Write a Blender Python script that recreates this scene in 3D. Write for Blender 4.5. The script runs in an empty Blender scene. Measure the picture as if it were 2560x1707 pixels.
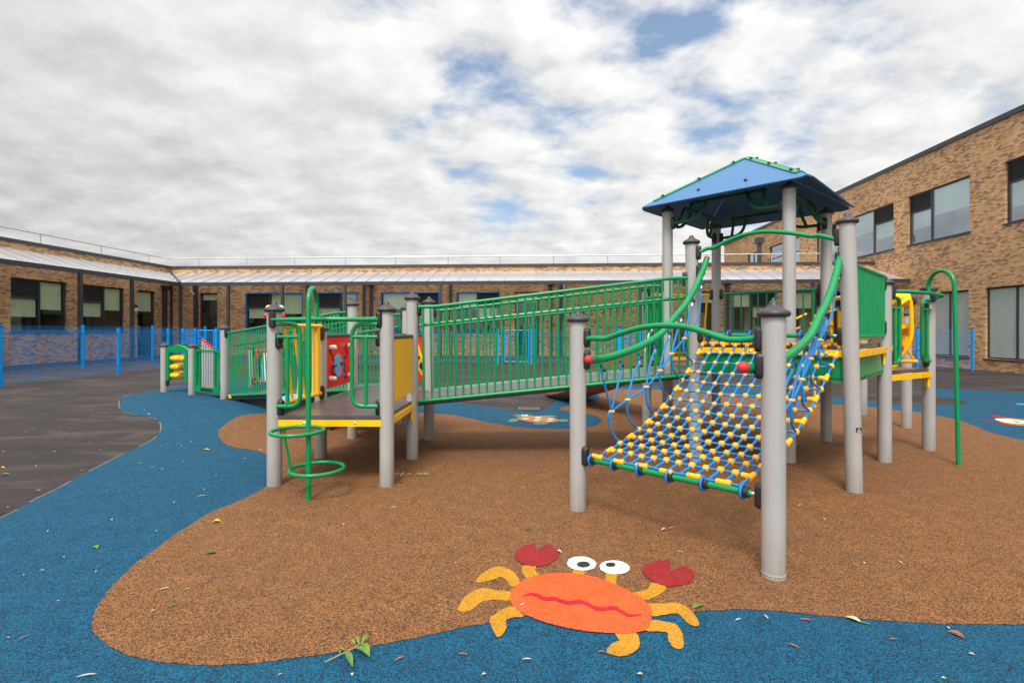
import bpy, bmesh, math, random
from mathutils import Vector, Matrix
from mathutils.geometry import delaunay_2d_cdt
random.seed(7)
SC = bpy.context.scene
COL = SC.collection
R = math.radians
# ---- lens of the photograph: 2560 px wide, focal length in px, eye height, horizon row
F, H, CX, CY = 1260.0, 1.39, 1280.0, 826.0

def sstep(t):
    t = max(0.0, min(1.0, t)); return t*t*(3-2*t)
def g(x, y):                       # the yard rises a hand's breadth towards the back left
    return 0.18*sstep((y-0.45*x-8.2)/3.0)*(1-sstep((x-6)/8.0))
def at(px, py, d):                 # point seen at a pixel, d metres away
    return Vector(((px-CX)*d/F, d, H-(py-CY)*d/F))
def gp(px, py):                    # ground point seen at a pixel
    z = 0.0
    for _ in range(12):
        d = (H-z)*F/(py-CY); x = (px-CX)*d/F; z = g(x, d)
    return Vector((x, d, z))
def onplane(o, d, px, py):         # (distance along, height) on a vertical plane through o along d
    X = (px-CX)/F
    s = (o[0]-X*o[1])/(X*d[1]-d[0]); y = o[1]+d[1]*s
    return s, H-(py-CY)*y/F

# ------------------------------------------------------------------ meshes
def crv(pts, k=6, closed=False):
    pts = [Vector(p) for p in pts]; n = len(pts); out = []
    for i in range(n if closed else n-1):
        if closed: a, b, c, d = pts[i-1], pts[i], pts[(i+1) % n], pts[(i+2) % n]
        else: a, b, c, d = pts[max(i-1, 0)], pts[i], pts[i+1], pts[min(i+2, n-1)]
        for j in range(k):
            t = j/k
            out.append(0.5*((2*b)+(c-a)*t+(2*a-5*b+4*c-d)*t*t+(3*b-a-3*c+d)*t**3))
    if not closed: out.append(pts[-1])
    return out
def fillet(pts, r, k=5):           # straight runs with rounded corners
    pts = [Vector(p) for p in pts]; out = [pts[0]]
    for i in range(1, len(pts)-1):
        p = pts[i]; a = pts[i-1]-p; b = pts[i+1]-p
        q = min(r, a.length*.49, b.length*.49)
        A = p+a.normalized()*q; B = p+b.normalized()*q
        for j in range(k+1):
            t = j/k; out.append(A*(1-t)**2+p*2*t*(1-t)+B*t*t)
    out.append(pts[-1]); return out

WL = {}
class MB:
    def __init__(s): s.v = []; s.f = []
    def quad(s, *p):
        n = len(s.v); s.v += [Vector(q) for q in p]; s.f.append(tuple(range(n, n+len(p)))); return s
    def hexa(s, p):
        n = len(s.v); s.v += [Vector(q) for q in p]
        for f in ((0,3,2,1),(4,5,6,7),(0,1,5,4),(1,2,6,5),(2,3,7,6),(3,0,4,7)): s.f.append(tuple(n+i for i in f))
        return s
    def box(s, c, d, rz=0.0):
        c = Vector(c); ca, sa = math.cos(rz), math.sin(rz); P = []
        for z in (-.5, .5):
            for x, y in ((-.5,-.5),(.5,-.5),(.5,.5),(-.5,.5)):
                x2, y2 = x*d[0], y*d[1]
                P.append(c+Vector((x2*ca-y2*sa, x2*sa+y2*ca, z*d[2])))
        return s.hexa(P)
    def bar(s, a, b, w, h, up=(0,0,1)):      # rectangular bar from a to b
        a, b = Vector(a), Vector(b); t = (b-a).normalized(); u = Vector(up)
        x = t.cross(u).normalized()*w*.5; y = x.cross(t).normalized()*h*.5
        return s.hexa([a-x-y, a+x-y, a+x+y, a-x+y, b-x-y, b+x-y, b+x+y, b-x+y])
    def tube(s, path, r, n=10, closed=False):
        P = [Vector(p) for p in path]; m = len(P); base = len(s.v); nrm = None
        for i in range(m):
            if closed: t = P[(i+1) % m]-P[i-1]
            else: t = P[min(i+1, m-1)]-P[max(i-1, 0)]
            t.normalize()
            if nrm is None:
                nrm = t.orthogonal().normalized()
            else:
                nrm = (nrm-t*nrm.dot(t)).normalized()
            b = t.cross(nrm); rr = r[i] if isinstance(r, (list, tuple)) else r
            for k in range(n):
                a = 2*math.pi*k/n; s.v.append(P[i]+(nrm*math.cos(a)+b*math.sin(a))*rr)
        for i in range(m if closed else m-1):
            j = (i+1) % m
            for k in range(n):
                l = (k+1) % n; s.f.append((base+i*n+k, base+i*n+l, base+j*n+l, base+j*n+k))
        if not closed:
            s.f.append(tuple(base+k for k in range(n-1, -1, -1))); s.f.append(tuple(base+(m-1)*n+k for k in range(n)))
        return s
    def lathe(s, prof, c=(0,0,0), n=20, axis=(0,0,1)):
        c = Vector(c); q = Vector((0,0,1)).rotation_difference(Vector(axis)); base = len(s.v); m = len(prof)
        for r, z in prof:
            for k in range(n):
                a = 2*math.pi*k/n; s.v.append(c+q @ Vector((r*math.cos(a), r*math.sin(a), z)))
        for i in range(m-1):
            for k in range(n):
                l = (k+1) % n; s.f.append((base+i*n+k, base+i*n+l, base+(i+1)*n+l, base+(i+1)*n+k))
        s.f.append(tuple(base+k for k in range(n-1, -1, -1))); s.f.append(tuple(base+(m-1)*n+k for k in range(n)))
        return s
    def ball(s, c, r, n=12, sc=(1,1,1)):
        c = Vector(c); h = n//2; base = len(s.v)
        for i in range(1, h):
            t = math.pi*i/h
            for k in range(n):
                a = 2*math.pi*k/n
                s.v.append(c+Vector((r*sc[0]*math.sin(t)*math.cos(a), r*sc[1]*math.sin(t)*math.sin(a), r*sc[2]*math.cos(t))))
        top = len(s.v); s.v.append(c+Vector((0,0,r*sc[2]))); s.v.append(c-Vector((0,0,r*sc[2])))
        for i in range(h-2):
            for k in range(n):
                l = (k+1) % n; s.f.append((base+i*n+k, base+(i+1)*n+k, base+(i+1)*n+l, base+i*n+l))
        for k in range(n):
            l = (k+1) % n; s.f.append((top, base+k, base+l)); s.f.append((top+1, base+(h-2)*n+l, base+(h-2)*n+k))
        return s
    def prism(s, poly, ext):                 # 3D polygon pushed along a vector
        e = Vector(ext); n = len(poly); b = len(s.v)
        s.v += [Vector(p) for p in poly]+[Vector(p)+e for p in poly]
        s.f.append(tuple(b+i for i in range(n-1, -1, -1))); s.f.append(tuple(b+n+i for i in range(n)))
        for i in range(n):
            j = (i+1) % n; s.f.append((b+i, b+j, b+n+j, b+n+i))
        return s
    def build(s, name, mat, parent=None, loc=None, smooth=True, ang=38):
        o0 = WL[parent] if parent else Vector((0,0,0))
        org = Vector(loc) if loc is not None else o0
        me = bpy.data.meshes.new(name); me.from_pydata([v-org for v in s.v], [], s.f); me.validate()
        bm = bmesh.new(); bm.from_mesh(me); bmesh.ops.recalc_face_normals(bm, faces=bm.faces); bm.to_mesh(me); bm.free()
        if smooth:
            me.shade_smooth(); me.set_sharp_from_angle(angle=R(ang))
        me.materials.append(mat)
        o = bpy.data.objects.new(name, me); COL.objects.link(o)
        if parent: o.parent = parent
        o.location = org-o0; WL[o] = org
        return o
def inst(mesh, name, parent, loc, rot=(0,0,0), scale=None):   # another object on shared mesh data, world location
    o = bpy.data.objects.new(name, mesh); COL.objects.link(o)
    if parent: o.parent = parent
    loc = Vector(loc); o.location = loc-(WL[parent] if parent else Vector((0,0,0))); o.rotation_euler = rot
    if scale: o.scale = scale
    WL[o] = loc
    return o
def tag(o, label, cat, group=None, kind=None):
    if label: o['label'] = label
    if cat: o['category'] = cat
    if group: o['group'] = group
    if kind: o['kind'] = kind
    return o
def thing(name, label, cat, loc=(0,0,0), group=None):
    o = bpy.data.objects.new(name, None); COL.objects.link(o); o.empty_display_size = .2
    o.location = loc; WL[o] = Vector(loc); return tag(o, label, cat, group)

# ------------------------------------------------------------------ materials
def nt(name):
    m = bpy.data.materials.new(name); m.use_nodes = True; t = m.node_tree; t.nodes.clear()
    out = t.nodes.new('ShaderNodeOutputMaterial'); return m, t, out
def N(t, typ, **kw):
    n = t.nodes.new(typ)
    for k, v in kw.items():
        if k in n.inputs: n.inputs[k].default_value = v
        else: setattr(n, k, v)
    return n
def ramp(t, stops, fac, interp='LINEAR'):
    n = t.nodes.new('ShaderNodeValToRGB'); n.color_ramp.interpolation = interp
    e = n.color_ramp.elements
    while len(e) < len(stops): e.new(0.5)
    for i, (p, c) in enumerate(stops):
        e[i].position = p; e[i].color = (c[0], c[1], c[2], 1)
    t.links.new(fac, n.inputs['Fac']); return n
def mixc(t, fac, a, b, mode='MIX'):
    n = t.nodes.new('ShaderNodeMix'); n.data_type = 'RGBA'; n.blend_type = mode
    for s, v in ((0, fac), (6, a), (7, b)):
        if hasattr(v, 'links'): t.links.new(v, n.inputs[s])
        elif s == 0: n.inputs[0].default_value = v
        else: n.inputs[s].default_value = (v[0], v[1], v[2], 1)
    return n.outputs[2]
def paint(name, col, rough=.35, var=.12, scale=9.0, metal=0.0, bump=0.0, bscale=60, spec=.5, dust=0.0):
    m, t, out = nt(name)
    b = N(t, 'ShaderNodeBsdfPrincipled', Roughness=rough, Metallic=metal)
    b.inputs['Specular IOR Level'].default_value = spec
    tc = N(t, 'ShaderNodeTexCoord'); n1 = N(t, 'ShaderNodeTexNoise', Scale=scale, Detail=5.0, Roughness=.6)
    t.links.new(tc.outputs['Object'], n1.inputs['Vector'])
    lo = [c*(1-var) for c in col]; hi = [min(1, c*(1+var)) for c in col]
    c = ramp(t, [(.3, lo), (.7, hi)], n1.outputs['Fac']).outputs['Color']
    if dust:
        n2 = N(t, 'ShaderNodeTexNoise', Scale=3.5, Detail=8.0, Roughness=.7); t.links.new(tc.outputs['Object'], n2.inputs['Vector'])
        f = ramp(t, [(.48, (0,0,0)), (.75, (dust,dust,dust))], n2.outputs['Fac']).outputs['Color']
        c = mixc(t, f, c, (.22,.2,.17))
    t.links.new(c, b.inputs['Base Color'])
    rr = N(t, 'ShaderNodeMapRange'); rr.inputs['To Min'].default_value = max(.03, rough-.1); rr.inputs['To Max'].default_value = min(1, rough+.12)
    t.links.new(n1.outputs['Fac'], rr.inputs['Value']); t.links.new(rr.outputs[0], b.inputs['Roughness'])
    if bump:
        n3 = N(t, 'ShaderNodeTexNoise', Scale=bscale, Detail=3.0); t.links.new(tc.outputs['Object'], n3.inputs['Vector'])
        bp = N(t, 'ShaderNodeBump', Strength=bump, Distance=.01); t.links.new(n3.outputs['Fac'], bp.inputs['Height']); t.links.new(bp.outputs[0], b.inputs['Normal'])
    t.links.new(b.outputs[0], out.inputs[0]); return m

def postmat():
    m, t, out = nt('post_grey')
    b = N(t, 'ShaderNodeBsdfPrincipled', Roughness=.42); tc = N(t, 'ShaderNodeTexCoord'); ob = tc.outputs['Object']
    n1 = N(t, 'ShaderNodeTexNoise', Scale=2.2, Detail=5.0, Roughness=.65); t.links.new(ob, n1.inputs['Vector'])
    c = ramp(t, [(.3, (.352,.350,.335)), (.7, (.390,.388,.372))], n1.outputs['Fac']).outputs['Color']
    mp = N(t, 'ShaderNodeMapping'); mp.inputs['Scale'].default_value = (26,26,1.6); t.links.new(ob, mp.inputs[0])
    n2 = N(t, 'ShaderNodeTexNoise', Scale=1.0, Detail=6.0, Roughness=.7); t.links.new(mp.outputs[0], n2.inputs['Vector'])
    c = mixc(t, ramp(t, [(.52, (0,0,0)), (.72, (.32,.32,.32))], n2.outputs['Fac']).outputs['Color'], c, (.27,.25,.22))
    n3 = N(t, 'ShaderNodeTexNoise', Scale=34.0, Detail=3.0, Roughness=.6); t.links.new(ob, n3.inputs['Vector'])
    c = mixc(t, ramp(t, [(.70, (0,0,0)), (.76, (.65,.65,.65))], n3.outputs['Fac']).outputs['Color'], c, (.15,.14,.13))
    sx = N(t, 'ShaderNodeSeparateXYZ'); t.links.new(ob, sx.inputs[0])
    f = N(t, 'ShaderNodeMapRange'); f.inputs['From Min'].default_value = .12; f.inputs['From Max'].default_value = .42; f.inputs['To Min'].default_value = .75; f.inputs['To Max'].default_value = 0
    t.links.new(sx.outputs[2], f.inputs['Value']); mm = N(t, 'ShaderNodeMath', operation='MULTIPLY'); t.links.new(f.outputs[0], mm.inputs[0]); t.links.new(n2.outputs['Fac'], mm.inputs[1])
    c = mixc(t, mm.outputs[0], c, (.17,.125,.09)); t.links.new(c, b.inputs['Base Color'])
    r_ = N(t, 'ShaderNodeMapRange'); r_.inputs['To Min'].default_value = .32; r_.inputs['To Max'].default_value = .6; t.links.new(n2.outputs['Fac'], r_.inputs['Value']); t.links.new(r_.outputs[0], b.inputs['Roughness'])
    t.links.new(b.outputs[0], out.inputs[0]); return m

def rubber(name, dark, mid, light, patch):
    m, t, out = nt(name)
    b = N(t, 'ShaderNodeBsdfPrincipled', Roughness=.85); b.inputs['Specular IOR Level'].default_value = .25
    tc = N(t, 'ShaderNodeTexCoord')
    v = N(t, 'ShaderNodeTexVoronoi', Scale=205.0); v.inputs['Randomness'].default_value = 1
    nw = N(t, 'ShaderNodeTexNoise', Scale=155.0, Detail=3.0, Roughness=.6, Distortion=.8)
    t.links.new(tc.outputs['Object'], nw.inputs['Vector'])
    wv = mixc(t, .012, tc.outputs['Object'], nw.outputs['Color'], 'ADD')
    t.links.new(wv, v.inputs['Vector'])
    cellv = N(t, 'ShaderNodeSeparateColor'); t.links.new(v.outputs['Color'], cellv.inputs[0])
    mx = N(t, 'ShaderNodeMath', operation='MULTIPLY_ADD'); mx.inputs[1].default_value = .55; t.links.new(cellv.outputs[0], mx.inputs[0])
    m2 = N(t, 'ShaderNodeMath', operation='MULTIPLY'); m2.inputs[1].default_value = .45; t.links.new(nw.outputs['Fac'], m2.inputs[0]); t.links.new(m2.outputs[0], mx.inputs[2])
    c = ramp(t, [(.27, dark), (.43, mid), (.68, light)], mx.outputs[0]).outputs['Color']
    c = mixc(t, ramp(t, [(.955, (0,0,0)), (.96, (.8,.8,.8))], cellv.outputs[1], 'CONSTANT').outputs['Color'], c, dark if dark[0]+dark[1] < .1 else (.12,.05,.02))
    n2 = N(t, 'ShaderNodeTexNoise', Scale=.9, Detail=6.0, Roughness=.65); t.links.new(tc.outputs['Object'], n2.inputs['Vector'])
    f = ramp(t, [(.35, (0,0,0)), (.72, (1,1,1))], n2.outputs['Fac']).outputs['Color']
    c2 = mixc(t, f, c, mixc(t, .32, c, patch))
    n5 = N(t, 'ShaderNodeTexNoise', Scale=7.0, Detail=4.0, Roughness=.6); t.links.new(tc.outputs['Object'], n5.inputs['Vector'])
    f5 = ramp(t, [(.3, (.84,.84,.84)), (.7, (1.1,1.1,1.1))], n5.outputs['Fac']).outputs['Color']
    c2 = mixc(t, 1.0, c2, f5, 'MULTIPLY')
    t.links.new(c2, b.inputs['Base Color'])
    bp = N(t, 'ShaderNodeBump', Strength=.5, Distance=.004); t.links.new(mx.outputs[0], bp.inputs['Height']); t.links.new(bp.outputs[0], b.inputs['Normal'])
    t.links.new(b.outputs[0], out.inputs[0]); return m

def asphalt():
    m, t, out = nt('asphalt')
    b = N(t, 'ShaderNodeBsdfPrincipled', Roughness=.8); b.inputs['Specular IOR Level'].default_value = .35
    tc = N(t, 'ShaderNodeTexCoord'); mp = N(t, 'ShaderNodeMapping'); mp.inputs['Scale'].default_value = (.55, 1.6, 1)
    t.links.new(tc.outputs['Object'], mp.inputs[0])
    n1 = N(t, 'ShaderNodeTexNoise', Scale=1.5, Detail=11.0, Roughness=.70, Distortion=.6); t.links.new(mp.outputs[0], n1.inputs['Vector'])
    n2 = N(t, 'ShaderNodeTexNoise', Scale=75.0, Detail=5.0, Roughness=.8); t.links.new(tc.outputs['Object'], n2.inputs['Vector'])
    n3 = N(t, 'ShaderNodeTexNoise', Scale=.35, Detail=4.0); t.links.new(tc.outputs['Object'], n3.inputs['Vector'])
    c = ramp(t, [(.28, (.014,.0112,.011)), (.50, (.028,.0225,.0215)), (.72, (.092,.074,.063))], n1.outputs['Fac']).outputs['Color']
    c = mixc(t, ramp(t, [(.4, (0,0,0)), (.7, (.5,.5,.5))], n3.outputs['Fac']).outputs['Color'], c, (.036,.029,.028))
    sp = ramp(t, [(.32, (.42,.42,.42)), (.52, (1,1,1)), (.70, (2.0,1.9,1.85))], n2.outputs['Fac']).outputs['Color']
    c = mixc(t, 1.0, c, sp, 'MULTIPLY'); t.links.new(c, b.inputs['Base Color'])
    bp = N(t, 'ShaderNodeBump', Strength=.4, Distance=.004); t.links.new(n2.outputs['Fac'], bp.inputs['Height']); t.links.new(bp.outputs[0], b.inputs['Normal'])
    t.links.new(b.outputs[0], out.inputs[0]); return m

YAW = R(2.95)
def brick(name):
    m, t, out = nt(name)
    b = N(t, 'ShaderNodeBsdfPrincipled', Roughness=.85); b.inputs['Specular IOR Level'].default_value = .2
    tc = N(t, 'ShaderNodeTexCoord'); mp = N(t, 'ShaderNodeMapping'); mp.inputs['Rotation'].default_value = (0, 0, YAW)
    t.links.new(tc.outputs['Object'], mp.inputs[0]); sx = N(t, 'ShaderNodeSeparateXYZ'); t.links.new(mp.outputs[0], sx.inputs[0])
    ad = N(t, 'ShaderNodeMath', operation='ADD'); t.links.new(sx.outputs[0], ad.inputs[0]); t.links.new(sx.outputs[1], ad.inputs[1])
    cv = N(t, 'ShaderNodeCombineXYZ'); t.links.new(ad.outputs[0], cv.inputs[0]); t.links.new(sx.outputs[2], cv.inputs[1])
    br = N(t, 'ShaderNodeTexBrick'); br.offset = .5; br.squash = 1
    for k, v in (('Scale', 1.0), ('Mortar Size', .005), ('Mortar Smooth', .2), ('Bias', 0.0), ('Brick Width', .168), ('Row Height', .055)): br.inputs[k].default_value = v
    br.inputs['Color1'].default_value = (0,0,0,1); br.inputs['Color2'].default_value = (1,1,1,1); br.inputs['Mortar'].default_value = (.5,.5,.5,1)
    t.links.new(cv.outputs[0], br.inputs['Vector'])
    # a soft field gathers the dark bricks into drifts
    n1 = N(t, 'ShaderNodeTexNoise', Scale=1.7, Detail=3.0, Roughness=.55); t.links.new(cv.outputs[0], n1.inputs['Vector'])
    sep = N(t, 'ShaderNodeSeparateColor'); t.links.new(br.outputs['Color'], sep.inputs[0])
    a1 = N(t, 'ShaderNodeMath', operation='MULTIPLY_ADD'); a1.inputs[1].default_value = .72
    t.links.new(sep.outputs[0], a1.inputs[0])
    a2 = N(t, 'ShaderNodeMath', operation='MULTIPLY_ADD'); a2.inputs[1].default_value = .62; a2.inputs[2].default_value = -.15
    t.links.new(n1.outputs['Fac'], a2.inputs[0]); t.links.new(a2.outputs[0], a1.inputs[2])
    c = ramp(t, [(.06, (.68,.45,.235)), (.34, (.60,.37,.18)), (.58, (.52,.285,.14)), (.74, (.34,.19,.11)), (.92, (.19,.12,.09))], a1.outputs[0]).outputs['Color']
    n2 = N(t, 'ShaderNodeTexNoise', Scale=38.0, Detail=4.0, Roughness=.7); t.links.new(cv.outputs[0], n2.inputs['Vector'])
    c = mixc(t, 1.0, c, ramp(t, [(.25, (.76,.76,.76)), (.75, (1.2,1.2,1.2))], n2.outputs['Fac']).outputs['Color'], 'MULTIPLY')
    n4 = N(t, 'ShaderNodeTexNoise', Scale=.5, Detail=3.0); t.links.new(cv.outputs[0], n4.inputs['Vector'])
    c = mixc(t, 1.0, c, ramp(t, [(.3, (.85,.83,.8)), (.7, (1.1,1.08,1.05))], n4.outputs['Fac']).outputs['Color'], 'MULTIPLY')
    c = mixc(t, br.outputs['Fac'], c, (.33,.25,.17)); t.links.new(c, b.inputs['Base Color'])
    iv = N(t, 'ShaderNodeMath', operation='SUBTRACT'); iv.inputs[0].default_value = 1; t.links.new(br.outputs['Fac'], iv.inputs[1])
    bp = N(t, 'ShaderNodeBump', Strength=.5, Distance=.006); t.links.new(iv.outputs[0], bp.inputs['Height']); t.links.new(bp.outputs[0], b.inputs['Normal'])
    t.links.new(b.outputs[0], out.inputs[0]); return m

def glass(name, tint=(.75,.85,.8), base=.06):
    m, t, out = nt(name)
    tr = N(t, 'ShaderNodeBsdfTransparent'); tr.inputs[0].default_value = (*tint, 1)
    gl = N(t, 'ShaderNodeBsdfGlossy', Roughness=.01); gl.inputs[0].default_value = (.86,.92,1,1)
    lw = N(t, 'ShaderNodeLayerWeight', Blend=.5); fr = N(t, 'ShaderNodeMath', operation='POWER'); fr.inputs[1].default_value = 4.0; t.links.new(lw.outputs['Facing'], fr.inputs[0]); ad = N(t, 'ShaderNodeMath', operation='ADD', use_clamp=True); ad.inputs[1].default_value = base
    t.links.new(fr.outputs[0], ad.inputs[0]); mx = N(t, 'ShaderNodeMixShader'); t.links.new(ad.outputs[0], mx.inputs[0])
    t.links.new(tr.outputs[0], mx.inputs[1]); t.links.new(gl.outputs[0], mx.inputs[2]); t.links.new(mx.outputs[0], out.inputs[0]); return m
def polycarb():
    m, t, out = nt('canopy_glazing')
    df = N(t, 'ShaderNodeBsdfDiffuse'); tl = N(t, 'ShaderNodeBsdfTranslucent'); tl.inputs[0].default_value = (.95,.95,.97,1)
    tc = N(t, 'ShaderNodeTexCoord'); n = N(t, 'ShaderNodeTexNoise', Scale=1.5, Detail=4.0); t.links.new(tc.outputs['Object'], n.inputs['Vector'])
    t.links.new(ramp(t, [(.3, (.80,.80,.85)), (.7, (.90,.90,.93))], n.outputs['Fac']).outputs['Color'], df.inputs[0])
    mx = N(t, 'ShaderNodeMixShader'); mx.inputs[0].default_value = .48; t.links.new(df.outputs[0], mx.inputs[1]); t.links.new(tl.outputs[0], mx.inputs[2])
    gl = N(t, 'ShaderNodeBsdfGlossy', Roughness=.16); lw = N(t, 'ShaderNodeLayerWeight', Blend=.5)
    pw = N(t, 'ShaderNodeMath', operation='POWER'); pw.inputs[1].default_value = 3.0; t.links.new(lw.outputs['Facing'], pw.inputs[0])
    m2 = N(t, 'ShaderNodeMixShader'); t.links.new(pw.outputs[0], m2.inputs[0]); t.links.new(mx.outputs[0], m2.inputs[1]); t.links.new(gl.outputs[0], m2.inputs[2])
    t.links.new(m2.outputs[0], out.inputs[0]); return m

M = dict(
    grey=postmat(),
    green=paint('green_paint', (.0012,.235,.075), .28, .08, 6, spec=.4), greend=paint('green_shaded', (.002,.10,.035), .5, .1, 5),  # greend: the green darkened to carry shade under the roof and in grooves
    cap=paint('cap_plastic', (.042,.038,.041), .45, .12, 14, bump=.05, bscale=90), black=paint('black_plastic', (.018,.016,.016), .45, .15, 12, bump=.05, bscale=80),
    yellow=paint('yellow_plastic', (.95,.50,.0), .38, .05, 5, spec=.3), yconn=paint('yellow_connector', (.90,.42,.003), .38, .05, 30),
    red=paint('red_plastic', (.80,.010,.010), .35, .08, 5), redd=paint('red_ball', (.50,.025,.03), .6, .08, 9),
    rope=paint('blue_rope', (.0,.18,.49), .55, .2, 160, bump=.4, bscale=170), steel=paint('steel', (.62,.62,.62), .28, .08, 20, metal=1),
    galv=paint('galvanised', (.5,.52,.53), .45, .12, 15, metal=.7), deck=paint('deck_plastic', (.085,.068,.072), .28, .2, 8, bump=.08, bscale=60, dust=.25),
    ramp=paint('ramp_plastic', (.15,.135,.145), .30, .15, 7, bump=.06, bscale=50, dust=.25),
    bpanel=paint('light_blue_plastic', (.13,.42,.68), .4, .06, 8), roof=paint('roof_blue', (.026,.135,.315), .36, .06, 2.5, dust=.05),
    white=paint('white_plastic', (.80,.78,.72), .45, .05, 6), brown=paint('slide_brown', (.33,.17,.085), .4, .08, 5),
    fence=paint('fence_blue', (.0,.27,.70), .4, .06, 5), anth=paint('anthracite', (.036,.036,.041), .45, .12, 6),
    cop=paint('coping_grey', (.042,.039,.04), .5, .15, 3), blue_trim=paint('trim_blue', (.005,.14,.43), .4, .06, 6),
    blind=paint('blind_cloth', (.60,.66,.46), .9, .06, 3), frost=paint('frosted_pane', (.34,.385,.365), .35, .06, 2.5, spec=.6), room=paint('room_dark', (.10,.085,.075), .9, .3, 1.2),
    wood=paint('bench_wood', (.15,.075,.055), .7, .3, 18), cast=paint('cast_iron', (.15,.12,.10), .6, .25, 30), pit_shade=paint('pit_shade_black', (.004,.004,.004), .9),
    soft=paint('room_ceiling', (.5,.5,.47), .9, .05, 2),
    brick=brick('buff_brick'), glass=glass('window_glass', (.93,.97,.94), .05), glassup=glass('upper_glass', (.86,.94,.96), .28), poly=polycarb(), asphalt=asphalt(),
    brownr=rubber('brown_rubber', (.026,.017,.017), (.118,.054,.022), (.330,.142,.042), (.135,.073,.045)),
    bluer=rubber('blue_rubber', (.005,.012,.024), (.003,.046,.092), (.004,.118,.225), (.02,.062,.095)),
    orange=rubber('orange_rubber', (.62,.065,.015), (.78,.088,.019), (.88,.115,.03), (.74,.105,.032)),
    ochre=rubber('ochre_rubber', (.33,.145,.008), (.45,.205,.013), (.54,.265,.022), (.41,.21,.028)),
    claret=rubber('claret_rubber', (.20,.010,.012), (.25,.014,.017), (.30,.02,.025), (.24,.035,.035)), mouth=rubber('crimson_rubber', (.36,.006,.02), (.42,.008,.028), (.48,.015,.04), (.40,.02,.04)),
    whiter=rubber('white_rubber', (.66,.65,.6), (.76,.74,.69), (.85,.83,.78), (.68,.66,.6)), band=paint('band_grey', (.42,.40,.36), .6, .1, 20), pupil=rubber('black_rubber', (.008,.009,.012), (.018,.02,.026), (.05,.05,.06), (.03,.03,.03)),
    turtg=rubber('turtle_green', (.05,.12,.08), (.08,.2,.13), (.12,.27,.16), (.1,.2,.15)), turtb=rubber('turtle_brown', (.26,.11,.05), (.36,.16,.07), (.45,.21,.1), (.36,.18,.1)),
    cream=rubber('cream_rubber', (.6,.4,.24), (.72,.5,.32), (.8,.58,.4), (.7,.5,.35)), lblue=rubber('bright_blue_rubber', (.0,.2,.5), (.0,.26,.62), (.02,.32,.7), (.05,.3,.6)),
    leafg=paint('leaf_green', (.10,.20,.02), .5, .3, 40), leafp=paint('leaf_pale', (.42,.47,.25), .6, .15, 40), leafy=paint('leaf_yellow', (.70,.47,.06), .6, .2, 40),
    leafc=paint('leaf_cream', (.52,.40,.27), .7, .2, 40), leafr=paint('leaf_russet', (.35,.11,.045), .6, .3, 40), leafw=paint('petal_white', (.46,.41,.41), .7, .1, 40), leafd=paint('leaf_dark', (.055,.085,.025), .6, .3, 40),
    stem=paint('stem', (.4,.3,.14), .7, .2, 40), edge=paint('pale_edging', (.17,.16,.145), .8, .3, 8),
)
# ================================================================== GROUND
def frange(a, b, s):
    n = int(round((b-a)/s)); return [a+i*s for i in range(n+1)]
xs = [-200,-60,-30,-20]+frange(-14, 16, .25)+[20,30,60,200]
ys = [-120,-30,-10,-2,0]+frange(1, 20, .25)+[22,26,30,40,60,120,200]
gm = MB(); nx = len(xs)
for y in ys:
    for x in xs: gm.v.append(Vector((x, y, g(x, y))))
for j in range(len(ys)-1):
    for i in range(nx-1): gm.f.append((j*nx+i, j*nx+i+1, (j+1)*nx+i+1, (j+1)*nx+i))
tag(gm.build('asphalt_ground', M['asphalt'], ang=180), 'dark worn tarmac yard around the play area', 'ground', kind='structure')

def inside(p, poly):
    c = False; n = len(poly); x, y = p
    for i in range(n):
        x1, y1 = poly[i]; x2, y2 = poly[i-1]
        if (y1 > y) != (y2 > y) and x < (x2-x1)*(y-y1)/(y2-y1)+x1: c = not c
    return c
def ragged(P, near, far, j):       # granules make the joint between two pours uneven
    out = []; n = len(P)
    for i in range(n):
        a, b = P[i], P[(i+1) % n]; L = (b-a).length; s = near if 0 < (a.y+b.y)/2 < 4.6 and abs(a.x) < 7 else far; k = max(1, min(60, int(L/s)))
        for q in range(k):
            p = a+(b-a)*(q/k); out.append(p+Vector((random.uniform(-j,j), random.uniform(-j,j), 0)) if s == near else p)
    return out
def sheet(name, mat, loop, lift, step=.25, parent=None, rag=None):
    if rag: loop = ragged([Vector((p[0], p[1], 0)) for p in loop], *rag)
    P = [Vector((p[0], p[1])) for p in loop]; n = len(P); E = [(i, (i+1) % n) for i in range(n)]
    pl = [(p.x, p.y) for p in P]
    if step:
        x0, x1 = min(p[0] for p in pl), max(p[0] for p in pl); y0, y1 = min(p[1] for p in pl), max(p[1] for p in pl)
        for x in frange(math.floor(x0/step)*step, x1, step):
            for y in frange(math.floor(y0/step)*step, y1, step):
                if inside((x+.003, y+.002), pl): P.append(Vector((x+.003, y+.002)))
    v, e, f, *_ = delaunay_2d_cdt(P, E, [], 1, 1e-5)
    mb = MB(); mb.v = [Vector((q.x, q.y, g(q.x, q.y)+lift)) for q in v]; mb.f = [tuple(t) for t in f]
    return mb.build(name, mat, parent, ang=180)
def loop(px, k=5): return crv([gp(*p) for p in px], k, True)

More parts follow.
